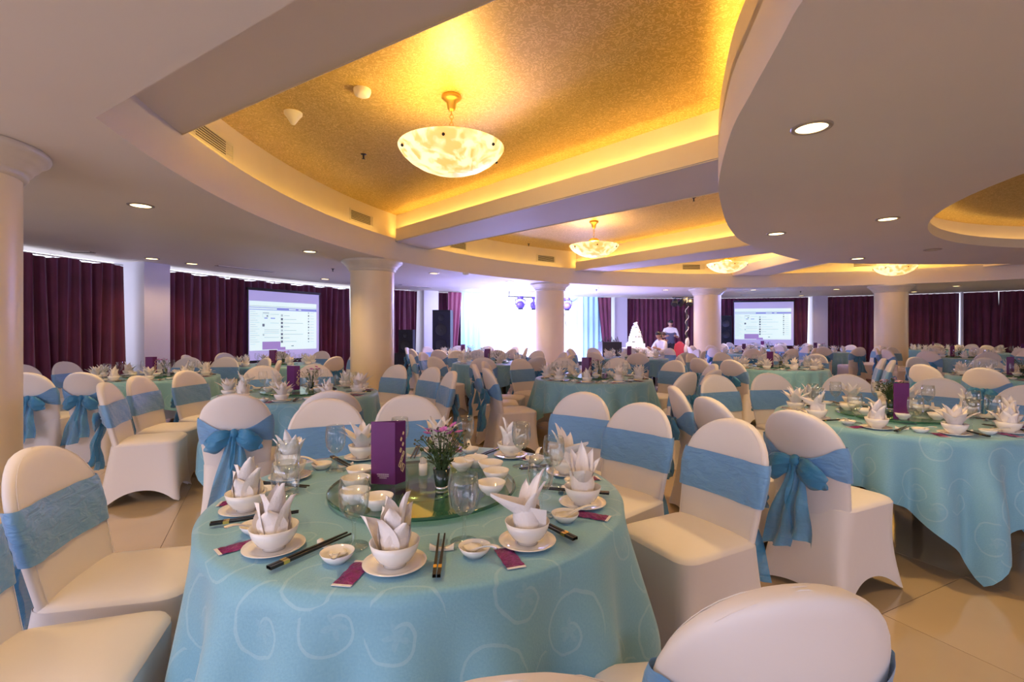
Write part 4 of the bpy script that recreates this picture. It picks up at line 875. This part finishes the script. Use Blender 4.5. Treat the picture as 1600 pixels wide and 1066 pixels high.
for r_, h_ in ((.22, .16), (.18, .15), (.135, .14), (.085, .12)):
    b_ = MB(); b_.lathe([(0, h_), (r_ * .97, h_), (r_, h_ - .02), (r_, 0), (0, 0)], 28, (0, 0, z)); t_ = ob('tier', b_.mesh('tier', 'flower_w'), o)
    b_ = MB()
    for i in range(14): a = rc.random() * 6.28; b_.ball((r_ * 1.02 * cos(a), r_ * 1.02 * sin(a), z + rc.random() * .05 + .01), .03, 7, 5)
    ob('sugar_flower', b_.mesh('sugar_flower', 'flower_w'), t_)
    b_ = MB()
    for i in range(5):
        a = -pi / 2 + rc.uniform(-1.2, 1.2); q = Vector((r_ * 1.1 * cos(a), r_ * 1.1 * sin(a), z + .05)); b_.add([q, q + Vector((.02, -.01, .02)), q + Vector((.05, 0, .0)), q + Vector((.02, .0, -.02))], [(0, 1, 2, 3)])
    ob('sugar_leaf', b_.mesh('sugar_leaf', 'leaf', False), t_); z += h_
b_ = MB()
for i in range(9): a = i * .7; b_.ball((.04 * cos(a), .04 * sin(a), z + .02 + .008 * i), .028, 7, 5)
ob('top_flowers', b_.mesh('top_flowers', 'flower_w'), o)
# dark mixing gear beside the cake
x, y = px(953) * 15.1, 15.1
o = ob('equipment_case', None, None, (x, y, 0), .1, 'dark equipment case with cables beside the wedding cake table', 'case'); b_ = MB(); b_.box((0, 0, .5), (.6, .45, 1.0)); ob('case_body', b_.mesh('case_body', 'dark', False), o)
b_ = MB()
for i in range(9): b_.tube([(-.26 + .06 * i, 0, 1.0), (-.24 + .06 * i, .02, 1.06 + .05 * (i % 3)), (-.2 + .06 * i, 0, 1.0)], .012, 5)
ob('cable', b_.mesh('cable', 'dark'), o)
# lamp stand with wrapped cables
x, y = px(1073) * 15.4, 15.4
o = ob('lamp_stand', None, None, (x, y, 0), 0, 'dark lamp stand wound with cables beside the column', 'lamp stand'); b_ = MB(); b_.tube([(0, 0, .0), (0, 0, 2.4)], .03, 8); ob('pole', b_.mesh('pole', 'metal'), o)
for i in range(3):
    a = 2.1 * i + .4; b_ = MB(); b_.tube([(0, 0, .55), (.35 * cos(a), .35 * sin(a), .01)], .014, 6); ob('leg', b_.mesh('leg', 'metal'), o)
b_ = MB(); b_.tube([(.05 * cos(i * .9), .05 * sin(i * .9) - .02, .4 + i * .05) for i in range(40)], .012, 5); b_.ball((-.02, -.05, .75), (.09, .07, .18), 10, 8); b_.ball((0, -.05, .98), (.07, .06, .14), 10, 8); ob('cable_bundle', b_.mesh('cable_bundle', 'whitefoil'), o)
b_ = MB(); b_.tube([(-.45, 0, 2.38), (.25, 0, 2.38)], .02, 6); ob('crossbar', b_.mesh('crossbar', 'metal'), o)
for i, dx in enumerate((-.38, -.16, .1)):
    b_ = MB(); b_.lathe([(0, .12), (.06, .11), (.09, 0), (.10, -.12), (.09, -.13), (0, -.10)], 14); q = ob('spotlight', b_.mesh('spotlight', 'dark'), o, (dx, -.02, 2.24)); q.rotation_euler = (.7 * (1 if i % 2 else -1), .5, 0)
# red chair
x, y = px(1056) * 15.7, 15.7
o = ob('red_chair', None, None, (x, y, 0), 2.2, 'red upholstered chair with gold frame beside the seated people', 'chair')
b_ = MB(); g = []
for i in range(13):
    t = i / 12 - .5; g.append([(t * .40 * (1 - .35 * max(0, k / 6 - .6) * 2), -.2 - .03 * k / 6 - .02 * (1 - 4 * t * t), .5 + .5 * k / 6 - (.1 * (2 * t) ** 2 if k == 6 else 0)) for k in range(7)])
b_.grid(g); bk = ob('backrest', b_.mesh('backrest', 'red'), o); sm_ = bk.modifiers.new('thickness', 'SOLIDIFY'); sm_.thickness = .05
b_ = MB(); b_.box((0, 0, .45), (.42, .42, .08)); ob('seat', b_.mesh('seat', 'red', False), o)
lg2 = MB(); lg2.tube([(0, 0, 0), (0, 0, .42)], .014, 6); lm2 = lg2.mesh('leg', 'brass')
for sx in (-1, 1):
    for sy in (-1, 1): ob('leg', lm2, o, (.18 * sx, .18 * sy, 0))

# ------------------------------------------------------------------ people (skinned skeletons)
def person(loc, rz, joints, edges, label, shirt, hairm, head, look, cloth_z, zs):
    o = ob('person', None, None, loc, rz, label, 'person'); me = bpy.data.meshes.new('body'); names = list(joints); idx = {k: i for i, k in enumerate(names)}
    me.from_pydata([joints[k][:3] for k in names], [(idx[a], idx[b]) for a, b in edges], []); b = ob('body', me, o)
    sk = b.modifiers.new('skin', 'SKIN'); L_ = me.skin_vertices[0].data if me.skin_vertices else None
    if L_ is None:
        bpy.context.view_layer.objects.active = b
    if me.skin_vertices:
        for i, k in enumerate(names): me.skin_vertices[0].data[i].radius = (joints[k][3], joints[k][3] * (.72 if k in ('pelvis', 'waist', 'chest') else 1)); me.skin_vertices[0].data[i].use_root = (k == 'pelvis')
    su = b.modifiers.new('smooth', 'SUBSURF'); su.levels = su.render_levels = 2
    dg = bpy.context.evaluated_depsgraph_get(); em = bpy.data.meshes.new_from_object(b.evaluated_get(dg)); b.modifiers.clear(); b.data = em
    em.materials.clear()
    for m_ in ('skin', shirt, 'trousers', 'vest'): em.materials.append(M[m_])
    hips = Vector(joints['pelvis'][:3]); wr = [Vector(joints[k][:3]) for k in names if k.startswith('hand') or k.startswith('wrist')]; nk = Vector(joints['neck'][:3])
    for p_ in em.polygons:
        c = p_.center; p_.use_smooth = True; i = 1
        if c.z < zs and abs(c.x) < .2: i = 3
        if c.z < cloth_z: i = 2
        if min((c - q).length for q in wr) < .13 or c.z > nk.z - .005: i = 0
        p_.material_index = i
    hx, hy, hz = head; b_ = MB(); g = []
    for i in range(20):
        a = 2 * pi * i / 20; row = []
        for k in range(13):
            t = k / 12; z = -.115 + .23 * t; w_ = sin(pi * (t * .94 + .03)) ** .55 * (.066 + .014 * t); x_, y_ = w_ * cos(a), (w_ * 1.2) * sin(a)
            if sin(a) > .85 and .38 < t < .52: y_ += .02 * (1 - abs(cos(a)) * 2)
            row.append((x_, y_, z))
        g.append(row)
    b_.grid(g, True); b_.ball((-.078, 0, 0), (.012, .022, .03), 6, 5); b_.ball((.078, 0, 0), (.012, .022, .03), 6, 5); hd = ob('head', b_.mesh('head', 'skin'), o, head); hd.rotation_euler = look
    b_ = MB(); b_.ball((-.028, .078, .012), (.010, .006, .006), 6, 4); b_.ball((.028, .078, .012), (.010, .006, .006), 6, 4); b_.box((0, .083, -.055), (.035, .006, .006)); ob('face', b_.mesh('face', 'hair'), hd)
    b_ = MB(); g = []
    for i in range(20):
        a = 2 * pi * i / 20; low = .03 if sin(a) > .3 else -.07; g.append([((.088 - .088 * (k / 6) ** 3) * cos(a), (.104 - .104 * (k / 6) ** 3) * sin(a) - .008, low + (.128 - low) * (k / 6) ** .8) for k in range(7)])
    b_.grid(g, True); ob('hair', b_.mesh('hair', hairm), hd)
    for sgn, kn in ((-1, 'wrist_l'), (1, 'wrist_r')):
        if kn not in joints: continue
        e_ = joints['elbow' + kn[5:]]; w0 = Vector(joints[kn][:3]); d = (w0 - Vector(e_[:3])).normalized(); s_ = d.cross(Vector((0, 0, 1))).normalized(); b_ = MB()
        b_.tube([w0, w0 + d * .045, w0 + d * .085], [.024, .034, .030], 8)
        for f_ in range(4): p0 = w0 + d * .08 + s_ * (f_ - 1.5) * .016; l_ = (.055, .065, .06, .045)[f_]; b_.tube([p0, p0 + d * l_ * .55, p0 + d * l_ * .9 + Vector((0, 0, -.02))], [.0085, .008, .006], 6)
        p0 = w0 + d * .03 + s_ * .03 * sgn; b_.tube([p0, p0 + d * .03 + s_ * .025 * sgn, p0 + d * .055 + s_ * .03 * sgn], [.010, .009, .007], 6); ob('hand', b_.mesh('hand', 'skin'), o)
    return o
E = [('pelvis', 'waist'), ('waist', 'chest'), ('chest', 'neck'), ('neck', 'skull'), ('chest', 'sho_l'), ('sho_l', 'elbow_l'), ('elbow_l', 'wrist_l'), ('chest', 'sho_r'), ('sho_r', 'elbow_r'), ('elbow_r', 'wrist_r'), ('pelvis', 'hip_l'), ('hip_l', 'knee_l'), ('knee_l', 'ank_l'), ('ank_l', 'toe_l'), ('pelvis', 'hip_r'), ('hip_r', 'knee_r'), ('knee_r', 'ank_r'), ('ank_r', 'toe_r')]
def pose(seated, lean, arms):
    hz = .50 if seated else .90; J = {'pelvis': (0, 0, hz, .15), 'waist': (0, lean * .12, hz + .20, .135), 'chest': (0, lean * .3, hz + .40, .16), 'neck': (0, lean * .42, hz + .56, .055), 'skull': (0, lean * .47 + .01, hz + .64, .05)}
    for s_, k in ((-1, '_l'), (1, '_r')):
        J['sho' + k] = (s_ * .18, lean * .34, hz + .48, .062); J['elbow' + k] = (s_ * .25, lean * .34 + arms[0], hz + .48 + arms[1], .045); J['wrist' + k] = (s_ * .15, lean * .34 + arms[2], hz + .48 + arms[3], .032)
        J['hip' + k] = (s_ * .09, 0, hz - .04, .09)
        if seated: J['knee' + k] = (s_ * .11, .42, .50, .065); J['ank' + k] = (s_ * .11, .40, .08, .045); J['toe' + k] = (s_ * .12, .54, .035, .035)
        else: J['knee' + k] = (s_ * .10, .02, .48, .065); J['ank' + k] = (s_ * .10, 0, .08, .045); J['toe' + k] = (s_ * .12, .14, .035, .035)
    hd = (0, lean * .5 + .02, hz + .70); return J, hd
J, hd = pose(False, .15, (.08, -.26, .26, -.22)); person((px(1047) * 16.8, 16.8, 0), pi - .2, J, E, 'person standing in a white and dark patterned shirt, looking down', 'shirtw', 'hair', hd, (-.3, 0, .3), .92, 1.27)
J, hd = pose(True, .5, (.12, -.24, .34, -.16)); person((px(1039) * 15.0, 15.0, 0), pi / 2 + .5, J, E, 'person with dark hair in a white shirt sitting with arm out', 'shirtw', 'hair', hd, (-.2, 0, 0), .56, 0)
J, hd = pose(True, .7, (.16, -.22, .22, -.02)); person((px(1017) * 16.4, 16.4, 0), -pi / 2 - .6, J, E, 'person in a pale blue shirt sitting with head bent', 'shirtb', 'hairg', hd, (-.5, 0, 0), .56, 0)
lgm = MB(); lgm.tube([(0, 0, 0), (0, 0, .42)], .015, 6); lgm2 = lgm.mesh('leg', 'brass')
for u, d in ((1039, 15.0), (1017, 16.4)):
    o = ob('stool', None, None, (px(u) * d, d, 0), 0, 'red padded stool under the person in %s shirt' % ('a white' if u == 1039 else 'a pale blue'), 'stool'); b_ = MB(); b_.lathe([(0, .45), (.17, .45), (.19, .43), (.19, .40), (0, .40)], 20); ob('seat', b_.mesh('seat', 'red'), o)
    for i in range(4): ob('leg', lgm2, o, (.13 * cos(i * pi / 2 + .78), .13 * sin(i * pi / 2 + .78), 0))
